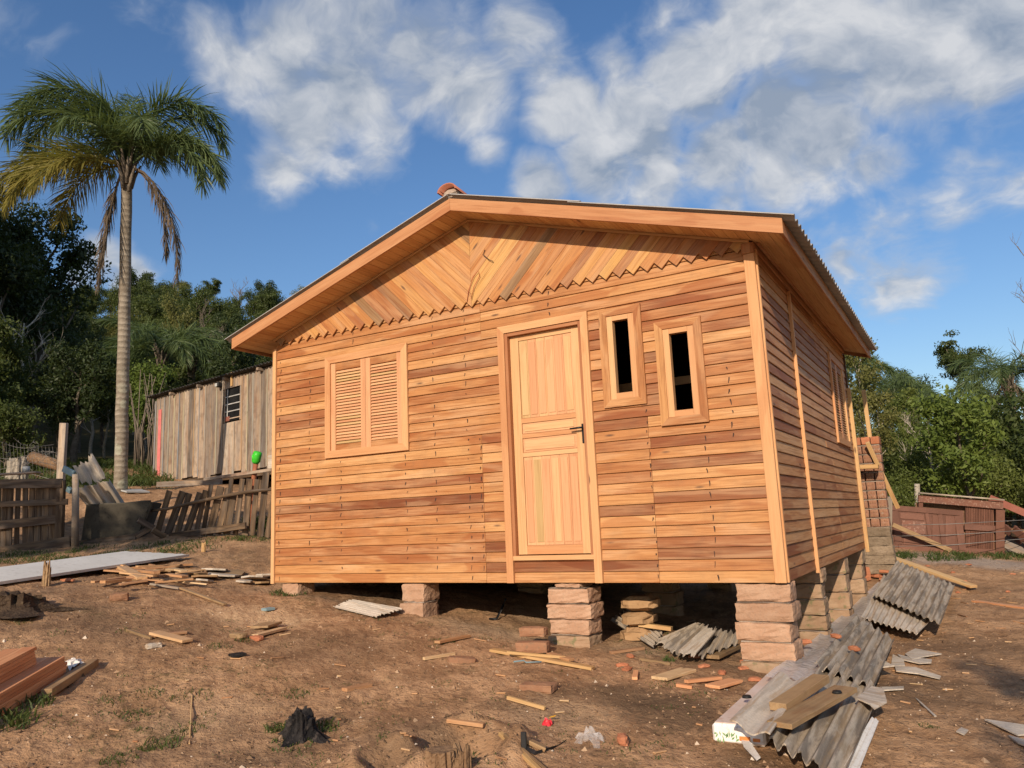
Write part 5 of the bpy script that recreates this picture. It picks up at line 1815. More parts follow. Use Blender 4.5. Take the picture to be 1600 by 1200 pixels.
# ------------------------------------------------------------------ right side: hollow brick wall, props, red panels
bw = thing('hollow_brick_wall', 'unfinished hollow brick wall end beyond the rear house corner', 'brick wall', (.10, 6.45, hz(.1, 6.4)))
zt = 1.58
z = -.42
rowi = 0
r = random.Random(6)
while z < zt:
    h = .135
    low = z < .25
    if low:
        put('render_coat', rough_block((.40 + r.uniform(-.02, .02), .26, h), 890 + rowi, 'cement', .006, 4, .004), Matrix.Translation((.06, 6.5, z + h / 2)), bw)
    for j in range(0 if low else 3):
        x = -.13 + j * .13
        put('brick', rough_block((.122, .26, h - .014), 800 + rowi * 3 + j, ('brick' if z > zt - .16 else 'hollow'), .003, 3, .005), Matrix.Translation((x + .06, 6.5 + (j % 2) * .0, z + h / 2)), bw)
        if z < zt - .16:
            for a in (-.032, .0, .032):
                for c in (-.026, .026):
                    box('hole', bw, (x + .06 + a, 6.367, z + h / 2 + c), (.018, .006, .028), 'oldbrick', .001)
    if not low:
        box('mortar', bw, (.06, 6.5, z - .004), (.36, .225, .012), 'mortar', .003)
    z += h
    rowi += 1
board('scaffold_post', None, (.11, 6.78, .3), (.08, 6.78, 2.36), .06, .05, (1, 0, 0), 'yellow', label='upright yellow scaffold pole above the hollow brick wall', category='pole')
board('scaffold_brace', None, (.10, 6.2, 1.50), (.36, 6.75, .52), .06, .04, (1, 0, 0), 'yellow', label='slanting yellow brace running down to the grey post', category='brace')
board('scaffold_board', None, (-.05, 6.12, 1.14), (.22, 6.12, 1.13), .06, .16, UPZ, 'yellow', label='short yellow board lying level against the brick wall', category='board')
p = gp(1386, 857)
board('grey_post', None, (p.x, p.y, p.z - .1), P3(1389, 776, (p - Vector(CAM)).dot(Vector(RM[1]))), .10, .06, RGT, 'grey', label='grey weathered post in front of the red panels', category='post')
dpp = (p - Vector(CAM)).dot(Vector(RM[1]))
board('stake', None, gp(1379, 855), P3(1377, 828, dpp - .1), .06, .03, RGT, 'yellow', label='short yellow stake left of the grey post', category='stake')
V_ = [P3(u, v, dpp - .15) for u, v in ((1371, 742), (1376, 746), (1379, 760), (1377, 777), (1373, 775), (1374, 762), (1370, 752))]
o_ = sum(V_, Vector()) / 7
put('hanging_rag', mesh('hanging_rag', [p - o_ for p in V_] + [p - o_ + FWD * .03 for p in V_], [[6, 5, 4, 3, 2, 1, 0], [7, 8, 9, 10, 11, 12, 13]] + [[i, (i + 1) % 7, (i + 1) % 7 + 7, i + 7] for i in range(7)], 'rag'), Matrix.Translation(o_), None, label='brown rag hanging between the brace and the brick wall', category='rag')
tube('clothes_line', None, [P3(1340, 640, dpp - .9), P3(1374, 748, dpp - .15), P3(1389, 778, dpp)], .006, 'wire', 5, label='thin line slanting down to the grey post', category='line')

# two old red doors standing on their long edge, a louvred one behind them
dA, dB = gp(1368, 853), gp(1510, 866)
zA = min(dA.z, dB.z)
DA = (dA - Vector(CAM)).dot(Vector(RM[1]))
DB = (dB - Vector(CAM)).dot(Vector(RM[1]))
tA, tB = P3(1371, 786, DA), P3(1510, 798, DB)
ex = (dB - dA)
Lr = ex.length
ex.normalize()
en = Vector((ex.y, -ex.x, 0))
if en.dot(Vector(CAM) - dA) < 0:
    en = -en
hA = (tA.z - dA.z + tB.z - dB.z) / 2


def rp(a, b, h):
    return dA + ex * a + en * b + UPZ * h


rd = thing('old_door', 'old panelled red door lying on its long edge by the grey post', 'door', dA)
board('door_slab', rd, rp(0, 0, hA / 2), rp(Lr, 0, hA / 2), hA, .03, UPZ, 'redpaint')
for (a0, a1, z0, z1) in ((0, 1, .88, 1.), (0, 1, .0, .07), (.22, .30, .07, .88), (.60, .64, .07, .88), (.74, .79, .07, .88), (.92, 1., .07, .88)):
    if z1 - z0 < .2:
        board('rail', rd, rp(a0 * Lr, .026, (z0 + z1) / 2 * hA), rp(a1 * Lr, .026, (z0 + z1) / 2 * hA), (z1 - z0) * hA, .018, UPZ, 'redpaint')
    else:
        board('stile', rd, rp((a0 + a1) / 2 * Lr, .026, z0 * hA + .004), rp((a0 + a1) / 2 * Lr, .026, z1 * hA - .004), (a1 - a0) * Lr, .018, ex, 'redpaint')
for k in range(7):
    board('slat', rd, rp(.015 * Lr, .018, (.12 + .11 * k) * hA), rp(.21 * Lr, .018, (.12 + .11 * k) * hA), .075 * hA, .016, UPZ + en * .5, 'redpaint')
for (a0, a1, z0, z1, mt) in ((.32, .585, .30, .66, 'flaked'), (.32, .585, .70, .84, 'redpaint'), (.32, .585, .10, .26, 'redpaint'), (.655, .73, .10, .84, 'redpaint'), (.80, .91, .10, .84, 'redpaint')):
    board('panel', rd, rp(a0 * Lr, .022, (z0 + z1) / 2 * hA), rp(a1 * Lr, .022, (z0 + z1) / 2 * hA), (z1 - z0) * hA, .012, UPZ, mt)
board('patch_board', rd, rp(.25 * Lr, .05, -.05 * hA), rp(.9 * Lr, .05, -.02 * hA), .18, .03, UPZ, 'redpaint')
# frame of the second one
eA, eB = gp(1434, 861), gp(1568, 868)
DE0 = DA + (DB - DA) * (1434 - 1368) / 142 + .22
DE1 = DA + (DB - DA) * (1567 - 1368) / 142 + .12
q0, q1 = P3(1434, 861, DE0), P3(1567, 868, DE1)
q2, q3 = P3(1566, 786, DE1), P3(1434, 775, DE0)
rf = thing('old_window_frame', 'old red louvred frame with flaked top rail standing behind the red door', 'frame', q1)
fx = (q1 - q0).normalized()
board('top_rail', rf, q3 + UPZ * -.04, q2 + UPZ * -.04, .13, .10, UPZ, 'flaked')
board('top_cap', rf, q3 + UPZ * .05 - FWD * .05, q2 + UPZ * .05 - FWD * .05, .025, .16, UPZ, 'fibro')
board('jamb', rf, q1 - fx * .05, q2 - fx * .05 - UPZ * .11, .13, .10, fx, 'redpaint')
board('jamb', rf, q0 + fx * .03, q3 + fx * .03 - UPZ * .11, .07, .10, fx, 'redpaint')
lw0, lw1 = .57, .90
for (t0, t1) in ((.10, .47), (.53, .90)):
    for k in range(17):
        a = lw0 + (lw1 - lw0) * (k + .5) / 17
        lo, hi = q0.lerp(q1, a), q3.lerp(q2, a)
        board('slat', rf, lo.lerp(hi, t0), lo.lerp(hi, t1), .021, .014, fx, 'redpaint')
for tt in (.05, .50, .93):
    a, b = q0.lerp(q3, tt), q1.lerp(q2, tt)
    board('rail', rf, a.lerp(b, lw0 - .02) - FWD * .02, a.lerp(b, lw1 + .01) - FWD * .02, .10, .035, UPZ, 'redpaint')
board('panel_back', rf, q0.lerp(q3, .45) + FWD * .07, q1.lerp(q2, .45) + FWD * .07, .82, .012, UPZ, 'interior')
board('red_prop', None, P3(1395, 820, DA - .3), gp(1496, 865), .075, .03, UPZ, 'oldboard', label='long thin board slanting down across the front of the red door', category='board')
board('red_beam', None, P3(1546, 778, 15.0), P3(1612, 806, 14.6), .13, .08, UPZ, 'redpaint2', label='bright red beam slanting at the right edge above the plank pile', category='beam')
wl = thing('wire_line', 'thin fence wires strung in front of the old red doors', 'wire fence', gp(1560, 870))
for (v0, v1) in ((809, 812), (826, 828), (842, 841)):
    tube('wire', wl, [P3(1388, v0 + 12, DA - .2), P3(1480, v0 + 10, DB - .35), P3(1610, v1, DE1 - .3)], .005, 'wire', 4)
pl_ = [((1566, 846), (1604, 872), 'fence'), ((1572, 838), (1612, 860), 'fence'), ((1569, 824), (1596, 846), 'redpaint'), ((1575, 858), (1612, 878), 'grey'), ((1582, 832), (1612, 838), 'yellow'), ((1570, 850), (1612, 868), 'grey'), ((1584, 826), (1612, 850), 'redpaint')]
for i, (a, b, mt) in enumerate(pl_):
    board('old_plank', None, P3(*a, 14.0 - .12 * i), P3(*b, 13.6 - .12 * i), .13, .04, UPZ + FWD * .7, mt, label='old plank in the loose pile at the right edge', category='plank', group='old planks piled at the right edge')
tube('concrete_post', None, [P3(1434, 858, DA + 1.5), P3(1433, 756, DA + 1.5)], [.055, .05], 'palebark', 8, label='whitish round post standing behind the red doors', category='post')

# ------------------------------------------------------------------ vegetation
def leaves(centers, radii, n, size, seed, up=.35, flat=.75, aspect=.45):
    r = np.random.default_rng(seed)
    C = np.asarray(centers, float)
    k = len(C)
    idx = r.integers(0, k, n)
    dirs = r.normal(size=(n, 3))
    dirs /= np.linalg.norm(dirs, axis=1)[:, None]
    rad = np.asarray(radii)[idx] * (r.random(n) ** .45)
    P = C[idx] + dirs * rad[:, None] * np.array([1, 1, flat])
    nrm = dirs * .5 + r.normal(size=(n, 3)) * .6 + np.array([0, 0, up])
    nrm /= np.linalg.norm(nrm, axis=1)[:, None]
    a = np.cross(nrm, r.normal(size=(n, 3)))
    a /= np.linalg.norm(a, axis=1)[:, None]
    a[:, 2] -= .25
    b = np.cross(nrm, a)
    s = size * (.6 + .8 * r.random(n))[:, None]
    V = np.stack([P - a * s * .5, P + b * s * aspect * .5 + nrm * s * .06, P + a * s * .5, P - b * s * aspect * .5 + nrm * s * .06], 1).reshape(-1, 3)
    F = np.arange(n * 4, dtype=np.int32).reshape(-1, 4)
    return V, F


def branchy(seed, hgt, rad, trunk_frac, spread, nl, mat_trunk, twig=0, lean=0.0, lv=2, droop=0.0):
    """tapered trunk with curved limbs; returns mesh data and limb tips"""
    r = random.Random(seed)
    V, F, tips = [], [], []

    def add(pts, rr, sides):
        v, f = tube_arrays(pts, rr, sides, False)
        o = len(V)
        V.extend([tuple(q) for q in v])
        F.extend([[i + o for i in q] for q in f])
    top = Vector((lean * hgt, r.uniform(-.1, .1) * hgt * .3, hgt * .9))
    trunk = [Vector((0, 0, -.3))]
    for i in range(1, 7):
        t = i / 6
        trunk.append(Vector((top.x * t * t + r.uniform(-.02, .02) * hgt, top.y * t + r.uniform(-.02, .02) * hgt, top.z * t)))
    add(trunk, [rad * (1.15 - .95 * i / 6) for i in range(7)], 8)

    def limb(p, d, L, rr, depth):
        pts = [p]
        dd = d.copy()
        for i in range(4):
            dd = (dd + Vector((r.uniform(-.3, .3), r.uniform(-.3, .3), r.uniform(-.05, .3) - droop))).normalized()
            pts.append(pts[-1] + dd * L / 4)
        add(pts, [rr * (1 - .7 * i / 4) for i in range(5)], 5 if depth > 0 else 4)
        if depth > 0:
            for _ in range(3 if depth > 1 or twig else 2):
                t = r.uniform(.35, .95)
                q_ = pts[int(t * 4)]
                nd = (dd + Vector((r.uniform(-1, 1), r.uniform(-1, 1), r.uniform(-.3, .7))) * .9).normalized()
                limb(q_, nd, L * r.uniform(.45, .7), rr * .5, depth - 1)
        tips.append(pts[-1])
        tips.append(pts[2])
    for i in range(nl):
        t = trunk_frac + (1 - trunk_frac) * (i + r.random() * .6) / nl
        p = trunk[min(6, int(t * 6))].lerp(trunk[min(6, int(t * 6) + 1)], t * 6 - int(t * 6))
        a = i * 2.4 + r.uniform(-.4, .4)
        limb(p, Vector((math.cos(a), math.sin(a), r.uniform(.25, .9))), spread * r.uniform(.7, 1.1) * (1.15 - .5 * t), rad * .42 * (1.2 - .6 * t), lv if twig else 1)
    return V, F, tips


PROTO = {}


def make_tree(kind, seed, hgt, rad, tf, spread, nl, leafmat_, n, size, cr, bark='bark', flat=.75, droop=0.0, aspect=.45):
    V, F, tips = branchy(seed, hgt, rad, tf, spread, nl, bark, droop=droop)
    r = random.Random(seed + 1)
    tr_me = mesh(kind + '_trunk', V, F, bark, True)
    C = [t for t in tips]
    R_ = [cr * r.uniform(.55, 1.15) for _ in C]
    LV, LF = leaves(C, R_, n, size, seed, flat=flat, aspect=aspect)
    PROTO[kind] = (tr_me, mesh(kind + '_crown', LV, LF, leafmat_))
    return PROTO[kind]


def plant(kind, name, label, cat, p, scale, rz, group=None, sz=None, crown='crown'):
    mw = Matrix.Translation(p) @ Matrix.Rotation(rz, 4, 'Z') @ Matrix.Diagonal((scale, scale, scale * (sz or 1), 1))
    t = put(name, None, mw, None, label=label, category=cat, group=group)
    tm, cm = PROTO[kind]
    put('trunk', tm, mw, t)
    if cm is not None:
        put(crown, cm, mw, t)
    return t


make_tree('broad_dark', 1, 6.0, .17, .30, 2.2, 10, M['leafdark'], 11000, .17, .80)
make_tree('broad_hill', 2, 5.6, .15, .32, 2.1, 10, M['leafhill'], 11000, .16, .78)
make_tree('round_hill', 12, 5.0, .14, .36, 2.0, 9, M['leafwarm'], 8000, .14, .74)
make_tree('slender_hill', 13, 6.6, .09, .45, 1.3, 10, M['leafhill'], 4200, .16, .55, 'palebark')
make_tree('broad_mid', 14, 5.2, .13, .32, 2.0, 10, M['leafmid'], 11000, .125, .70)
make_tree('round_olive', 3, 4.6, .12, .36, 1.8, 10, M['leafwarm'], 10000, .115, .64)
make_tree('tall_sparse', 4, 6.0, .075, .42, 1.15, 11, M['leafmid'], 5200, .12, .46, 'palebark')
make_tree('tall_olive', 5, 5.6, .07, .46, 1.05, 11, M['leafwarm'], 4600, .115, .44, 'palebark')
make_tree('bright', 6, 3.8, .08, .28, 1.4, 9, M['leafbright'], 7000, .125, .52)
make_tree('bush', 7, 1.7, .04, .10, 1.1, 10, M['leafmid'], 6500, .085, .42, flat=.8)
make_tree('bush_dark', 8, 2.1, .05, .10, 1.2, 10, M['leafhill'], 7500, .105, .50)
make_tree('umbrella', 9, 5.8, .13, .72, 2.2, 10, M['leafhill'], 7500, .14, .55, flat=.45)
make_tree('big_dark', 10, 12.0, .30, .30, 4.0, 14, M['leafdark'], 17000, .24, 1.15)
V, F, _t = branchy(21, 6.0, .13, .30, 2.4, 9, 'limb', 1, 0, 2)
PROTO['bare'] = (mesh('bare_tree', V, F, 'palebark', True), None)
V, F, _t = branchy(22, 6.5, .12, .35, 2.2, 11, 'limb', 1, 0, 3)
PROTO['bare_twiggy'] = (mesh('bare_twiggy', V, F, 'limb', True), None)
V, F, _t = branchy(23, 2.8, .055, .35, 1.0, 8, 'limb', 1, 0, 2)
PROTO['sapling'] = (mesh('sapling', V, F, 'palebark', True), None)

LABL = {'broad_dark': ('broad dark leafy tree in the shaded forest on the left slope', 'dark forest trees on the left slope'),
        'broad_hill': ('green broad leafy tree in the forest on the left slope', 'green forest trees on the left slope'),
        'round_hill': ('olive tinted round tree in the forest on the left slope', 'olive forest trees on the left slope'),
        'slender_hill': ('slender pale trunked tree in the forest on the left slope', 'slender forest trees on the left slope'),
        'umbrella': ('flat topped spreading tree on the left forest slope', 'flat topped trees on the left slope'),
        'bare': ('leafless pale branched tree among the left forest', 'leafless trees on the left slope'),
        'bush_dark': ('dark bush at the foot of the left forest', 'dark bushes below the left forest')}
LABR = {'broad_mid': ('green broad leafy tree in the woods behind the red doors', 'green trees in the right woods'),
        'round_olive': ('olive tinted round tree in the woods behind the red doors', 'olive trees in the right woods'),
        'tall_sparse': ('slender pale trunked green tree in the right woods', 'slender green trees in the right woods'),
        'tall_olive': ('slender pale trunked olive tree in the right woods', 'slender olive trees in the right woods'),
        'bright': ('bright green young tree in the woods on the right', 'bright young trees in the right woods'),
        'bush': ('green bush below the woods on the right', 'green bushes below the right woods'),
        'bush_dark': ('dark green bush below the woods on the right', 'dark bushes below the right woods'),
        'bare': ('leafless pale branched tree in the woods on the right', 'leafless trees in the right woods')}


def scatter(az0, az1, d0, d1, spacing, kinds, weights, lab, seed, smin, smax, tint=None, forbid=None):
    r = random.Random(seed)
    pts = []
    tries = 0
    while tries < 6000:
        tries += 1
        az = math.radians(r.uniform(az0, az1))
        D = math.sqrt(r.uniform(d0 * d0, d1 * d1))
        x, y = CAM[0] + math.sin(az) * D, CAM[1] + math.cos(az) * D
        if any((x - a) ** 2 + (y - b) ** 2 < (spacing * (.7 + D / 150)) ** 2 for a, b in pts):
            continue
        if forbid and forbid(x, y):
            continue
        pts.append((x, y))
    Z = H(np.array([p[0] for p in pts]), np.array([p[1] for p in pts]))
    for (x, y), z in zip(pts, Z):
        k = r.choices(kinds, weights)[0]
        nm = 'bush' if k.startswith('bush') else ('bare_tree' if k == 'bare' else 'forest_tree')
        plant(k, nm, lab[k][0], 'bush' if nm == 'bush' else 'tree', Vector((x, y, z - .05)), r.uniform(smin, smax), r.uniform(0, 6.28), lab[k][1], r.uniform(.9, 1.15))


def near_shed(x, y):
    a = (Vector((x, y, 0)) - Vector((s0.x, s0.y, 0)))
    t_ = min(max(a.dot(sx), -1), SLN + 1)
    b_ = a.dot(sn)
    return (-1.5 < a.dot(sx) < SLN + 1 and -8 < b_ < 9) or (a - sx * t_).length < 3.2


# left slope (also beyond the left edge of the picture, where it shades the slope)
scatter(-43, -66, 26, 44, 2.3, ['broad_dark', 'broad_hill', 'round_hill', 'slender_hill', 'bare'], [6, 3, 1, 2.4, .4], LABL, 45, .48, .72, None, near_shed)
scatter(-43, -66, 44, 62, 2.7, ['broad_dark', 'broad_hill', 'round_hill', 'slender_hill', 'umbrella', 'bare'], [6, 3, 1, 2.4, .5, .4], LABL, 41, .55, .85)
scatter(-43, -66, 60, 114, 3.2, ['broad_dark', 'broad_hill', 'round_hill', 'slender_hill', 'umbrella', 'bare'], [1.5, 5, 2.5, 1.5, 1, .4], LABL, 44, .75, 1.15)
scatter(-66, -100, 27, 80, 5.6, ['broad_dark', 'broad_hill'], [3, 2], {'broad_dark': ('dark leafy tree on the slope beyond the left edge', 'trees beyond the left edge'), 'broad_hill': ('dark leafy tree on the slope beyond the left edge', 'trees beyond the left edge')}, 42, 1.3, 2.0)
scatter(-46, -66, 23.5, 27.5, 1.8, ['bush_dark'], [1], LABL, 43, .7, 1.3, None, near_shed)
# right woods
scatter(-9, 26, 21, 68, 2.9, ['broad_mid', 'round_olive', 'tall_sparse', 'tall_olive', 'bright', 'bare'], [3, 3, 3, 3, 2, .7], LABR, 51, .40, .60)
scatter(-9, 20, 20.5, 34, 2.3, ['bush', 'bush_dark', 'bright'], [4, 2, 1], LABR, 53, .7, 1.15)
scatter(-9, 14, 17.3, 21, 1.5, ['bush', 'bush_dark', 'bright', 'tall_olive'], [4, 2, 1.0, 1.4], LABR, 52, .50, .85)


def spot(u, D):
    p = atd(u, 800, D)
    return Vector((p.x, p.y, hz(p.x, p.y) - .05))


plant('big_dark', 'large_tree', 'large dark tree rising against the sky behind the palm', 'tree', spot(42, 34), .84, .4)
plant('big_dark', 'large_tree', 'large dark tree at the very left edge below the palm fronds', 'tree', spot(-45, 31), .80, 2.4)
plant('bare', 'bare_tree', 'pale branched leafless tree on the left slope at the picture edge', 'tree', spot(20, 29), .95, 1.0)
plant('bare_twiggy', 'bare_tree', 'twiggy grey leafless tree on the hill right of the dead frond', 'tree', spot(312, 44), 1.15, .3)
plant('bare_twiggy', 'bare_tree', 'bare grey crown standing on the hill crest left of the roof', 'tree', spot(372, 106), 1.3, 1.7)
plant('bright', 'leafy_shrub', 'bright leafy tree just behind the palm trunk and shed corner', 'tree', spot(218, 24.5), .80, .8)
plant('sapling', 'bare_sapling', 'small leafless whitish sapling above the red doors', 'tree', spot(1468, 17.5), .92, .9)
plant('bush_dark', 'dark_bush', 'large dark leafy bush behind the red beam at the right edge', 'bush', spot(1570, 18.5), 1.25, .5)
plant('bush_dark', 'dark_bush', 'dark leafy bush behind the louvred frame', 'bush', spot(1520, 17.8), .95, 2.5)
plant('broad_dark', 'dark_tree', 'dark tree standing out on the skyline of the right woods', 'tree', spot(1442, 58), 1.05, 1.5)
plant('umbrella', 'dome_tree', 'broad dome shaped tree on the skyline at the right', 'tree', spot(1528, 52), 1.22, .2)
plant('bare_twiggy', 'bare_tree', 'bare tree whose twigs reach into the picture at the right edge', 'tree', spot(1752, 15.5), .95, .6)
# unseen flat crowns added to shade the fences, then the tree that dapples the yard
for (x, y, zc, sc) in ((-10.0, -9.2, 5.35, .80), (-8.2, -8.6, 5.75, .80), (-12.4, -9.6, 5.3, .8)):
    zg = hz(x, y)
    plant('umbrella', 'unseen_shade_tree', 'unseen flat topped tree added beside the yard to shade the fences', 'tree', Vector((x, y, zg)), sc, x * 3, 'unseen trees added to shade the left fences', (zc - zg) / (5.3 * sc))
for (x, y, zc, sc) in ((4.0, -10.3, 3.2, .52),):
    zg = hz(x, y)
    plant('umbrella', 'unseen_shade_tree', 'flat topped tree behind the photographer that dapples the yard', 'tree', Vector((x, y, zg)), sc, x * 3, None, (zc - zg) / (5.3 * sc))
# bamboo-like thin stems left of the shed
r = random.Random(77)
bm = thing('thin_stems', 'clump of thin pale upright stems between palm and shed', 'stems', spot(222, 23.5))
for k in range(14):
    p = spot(205 + k * 2.6 + r.uniform(-3, 3), 23.5 + r.uniform(-.5, .5))
    tube('stem', bm, [p, p + Vector((r.uniform(-.2, .2), r.uniform(-.1, .1), 1.2)), p + Vector((r.uniform(-.5, .5), r.uniform(-.2, .2), r.uniform(2.2, 3.0)))], [.022, .016, .008], 'limb', 6)


# palms --------------------------------------------------------------
def frond_arrays(L, e0, bend, power, n, ll, seed, plume=.9, droopf=.5, wid=.030, start=.16):
    r = np.random.default_rng(seed)
    N = 24
    pts = [np.zeros(3)]
    tang = []
    yaw = r.uniform(-.25, .25)
    for i in range(N):
        t = (i + .5) / N
        e = math.radians(e0 - bend * t ** power)
        y = yaw * t
        d = np.array([math.cos(e) * math.cos(y), math.cos(e) * math.sin(y), math.sin(e)])
        tang.append(d)
        pts.append(pts[-1] + d * L / N)
    pts = np.array(pts)
    V, F = tube_arrays([Vector(p) for p in pts[::3]], [.030 * (1 - .85 * i / 8) for i in range(9)], 5, False)
    V = [tuple(v) for v in V]
    for k in range(n):
        t = start + (1 - start) * (k + r.random() * .7) / n
        x = t * N
        i = min(int(x), N - 1)
        p = pts[i] + (pts[i + 1] - pts[i]) * (x - i)
        d = tang[i]
        side = np.cross(d, [0, 0, 1.0])
        side /= max(1e-6, np.linalg.norm(side))
        upv = np.cross(side, d)
        for s in (-1, 1):
            a = r.normal(.25, plume * .5)
            out = s * side * math.cos(a) + upv * math.sin(a)
            fw = .55 + .5 * t + r.normal(0, .12)
            dv = out + d * fw
            dv /= np.linalg.norm(dv)
            l = ll * (.55 + .75 * math.sin(math.pi * min(1, .18 + t * .80))) * r.uniform(.8, 1.1)
            w = wid * r.uniform(.8, 1.2)
            wv_ = np.cross(dv, r.normal(size=3))
            wv_ /= np.linalg.norm(wv_)
            q = p.copy()
            o = len(V)
            g = droopf * r.uniform(.6, 1.4)
            for j in range(4):
                ww = w * (.6, 1., .8, .08)[j]
                V.append(tuple(q - wv_ * ww * .5))
                V.append(tuple(q + wv_ * ww * .5))
                dv = dv + np.array([0, 0, -g * .42])
                dv /= np.linalg.norm(dv)
                q = q + dv * l / 3
            for j in range(3):
                F.append([o + 2 * j, o + 2 * j + 1, o + 2 * j + 3, o + 2 * j + 2])
    return V, F


def palm(label, base, top, r0, r1, fronds, bark='palmbark', seedb=0, name='palm_tree', fr_group=None):
    t = thing(name, label, 'palm tree', base)
    r = random.Random(seedb)
    n_ = 16
    pts = [base.lerp(top, i / n_) + Vector((r.uniform(-.008, .008), r.uniform(-.008, .008), 0)) for i in range(n_ + 1)]
    pts[0] = base - UPZ * .2
    rr = [r0 * (1.18 if i == 0 else 1) + (r1 - r0) * i / n_ for i in range(n_ + 1)]
    tube('trunk', t, pts, rr, bark, 14, origin=base)
    # old leaf bases under the crown
    V, F = [], []
    for k in range(16):
        a = k * 2.4
        p = top + Vector((math.cos(a), math.sin(a), 0)) * r1 * .8 + UPZ * (-.32 + .035 * k)
        v, f = tube_arrays([p - UPZ * .16, p + Vector((math.cos(a), math.sin(a), 0)) * .05 + UPZ * .1, p + Vector((math.cos(a), math.sin(a), 0)) * .17 + UPZ * .38], [.05, .045, .018], 5)
        o = len(V)
        V += [tuple(q - top) for q in v]
        F += [[i + o for i in q] for q in f]
    put('leaf_bases', mesh('leaf_bases', V, F, 'bark', True), Matrix.Translation(top), t)
    for i, (phi, e0, bend, L, mt, *ex_) in enumerate(fronds):
        pw_ = ex_[0] if ex_ else 1.2
        dead = mt == 'fronddead'
        ll = .62 * (L / 3.0) ** .5 * (0.75 if dead else 1)
        V, F = frond_arrays(L * (1 if dead else .88), e0, bend * (1 if dead else 1.08), pw_, int((34 if dead else 40) * L), ll, seedb * 50 + i, .55 if dead else 1.05, 1.6 if dead else .70, .018 if dead else .024)
        d = RGT * math.cos(math.radians(phi)) + FWD * math.sin(math.radians(phi))
        mw = Matrix.Translation(top + UPZ * .12 + d * .06) @ Matrix.Rotation(math.atan2(d.y, d.x), 4, 'Z')
        put('dead_frond' if dead else 'frond', mesh('frond', V, F, mt), mw, t)
    return t


pb = spot(187, 17.0)
ptop = atd(199, 268, 17.0)
G, Y_, X_ = 'frond', 'frondyellow', 'fronddead'
palm('tall feathery palm with grey trunk and hanging dead fronds at the left', pb, ptop, .138, .108,
     [(178, 78, 142, 4.3, G, 1.6), (188, 84, 150, 3.8, G, 1.8), (168, 72, 140, 4.0, G, 1.6), (163, 88, 130, 3.3, G, 1.7), (197, 66, 130, 3.6, G, 1.5),
      (6, 82, 150, 3.5, G, 1.8), (16, 76, 148, 3.3, G, 1.7), (-8, 86, 140, 3.0, G, 1.8), (0, 48, 128, 2.9, G, 1.3), (-15, 38, 122, 2.8, G, 1.2), (19, 54, 132, 2.8, G, 1.4), (2, 60, 140, 2.6, G, 1.5),
      (188, 24, 92, 3.8, Y_), (178, 32, 98, 3.6, Y_), (201, 12, 84, 3.0, Y_), (184, 44, 110, 3.3, G), (222, 8, 80, 2.5, Y_), (160, 18, 90, 2.7, Y_),
      (130, 72, 125, 3.0, G, 1.5), (60, 70, 125, 2.8, G, 1.5), (95, 80, 110, 2.5, G), (245, 60, 130, 2.3, G, 1.5), (302, 60, 130, 2.3, G, 1.5), (110, 88, 20, 2.2, G),
      (-8, 5, 96, 3.0, X_, .35), (6, -8, 84, 2.3, X_, .4), (184, -62, 27, 2.7, X_, .4), (200, -66, 22, 2.2, X_, .4)], seedb=1)
palm('near palm at the right edge with old frond bases on a pale trunk', spot(1601, 30), atd(1574, 598, 30), .20, .17,
     [(185, 40, 120, 2.7, G), (170, 55, 125, 2.6, G), (200, 25, 110, 2.5, G), (10, 60, 110, 2.6, G), (-15, 35, 105, 2.6, G), (90, 75, 70, 2.4, G), (270, 65, 110, 2.5, G), (140, 70, 100, 2.6, G), (45, 60, 110, 2.5, G), (230, 45, 115, 2.4, G), (315, 40, 110, 2.5, G),
      (190, -30, 58, 2.0, X_, .4), (240, -40, 48, 1.8, X_, .4), (0, -20, 66, 2.0, X_, .4), (300, -45, 45, 1.7, X_, .4)], seedb=2)
FS = [(180, 60, 115, 2.5, G), (150, 70, 105, 2.4, G), (10, 60, 115, 2.5, G), (-20, 40, 110, 2.4, G), (90, 72, 80, 2.2, G), (270, 62, 110, 2.4, G), (215, 35, 105, 2.4, G), (50, 55, 110, 2.3, G), (315, 45, 110, 2.3, G), (200, 80, 80, 2.2, G), (30, 78, 85, 2.2, G)]
palm('palm whose crown shows just right of the house eave', spot(1350, 42), atd(1345, 590, 42), .16, .13, FS, seedb=3)
palm('palm with drooping crown in the right woods near the eave palm', spot(1397, 36), atd(1394, 622, 36), .11, .09, FS, 'palebark', seedb=4)
palm('low palm in the middle of the right woods', spot(1436, 34), atd(1428, 648, 34), .13, .11, FS, seedb=5)
palm('slim trunked palm left of the near palm at the right', spot(1556, 36), atd(1551, 630, 36), .14, .12, FS[:7], seedb=6)
palm('dark palm on the shaded slope right of the tall palm', spot(258, 28), atd(252, 558, 28), .17, .14, [(a, b - 10, c, d * 1.25, m_) for a, b, c, d, m_ in FS], seedb=7)
palm('second dark palm on the slope above the shed roof', spot(290, 30), atd(300, 566, 30), .16, .13, [(a + 30, b - 15, c, d * 1.25, 'frondyellow' if i in (3, 8) else m_) for i, (a, b, c, d, m_) in enumerate(FS)], seedb=8)

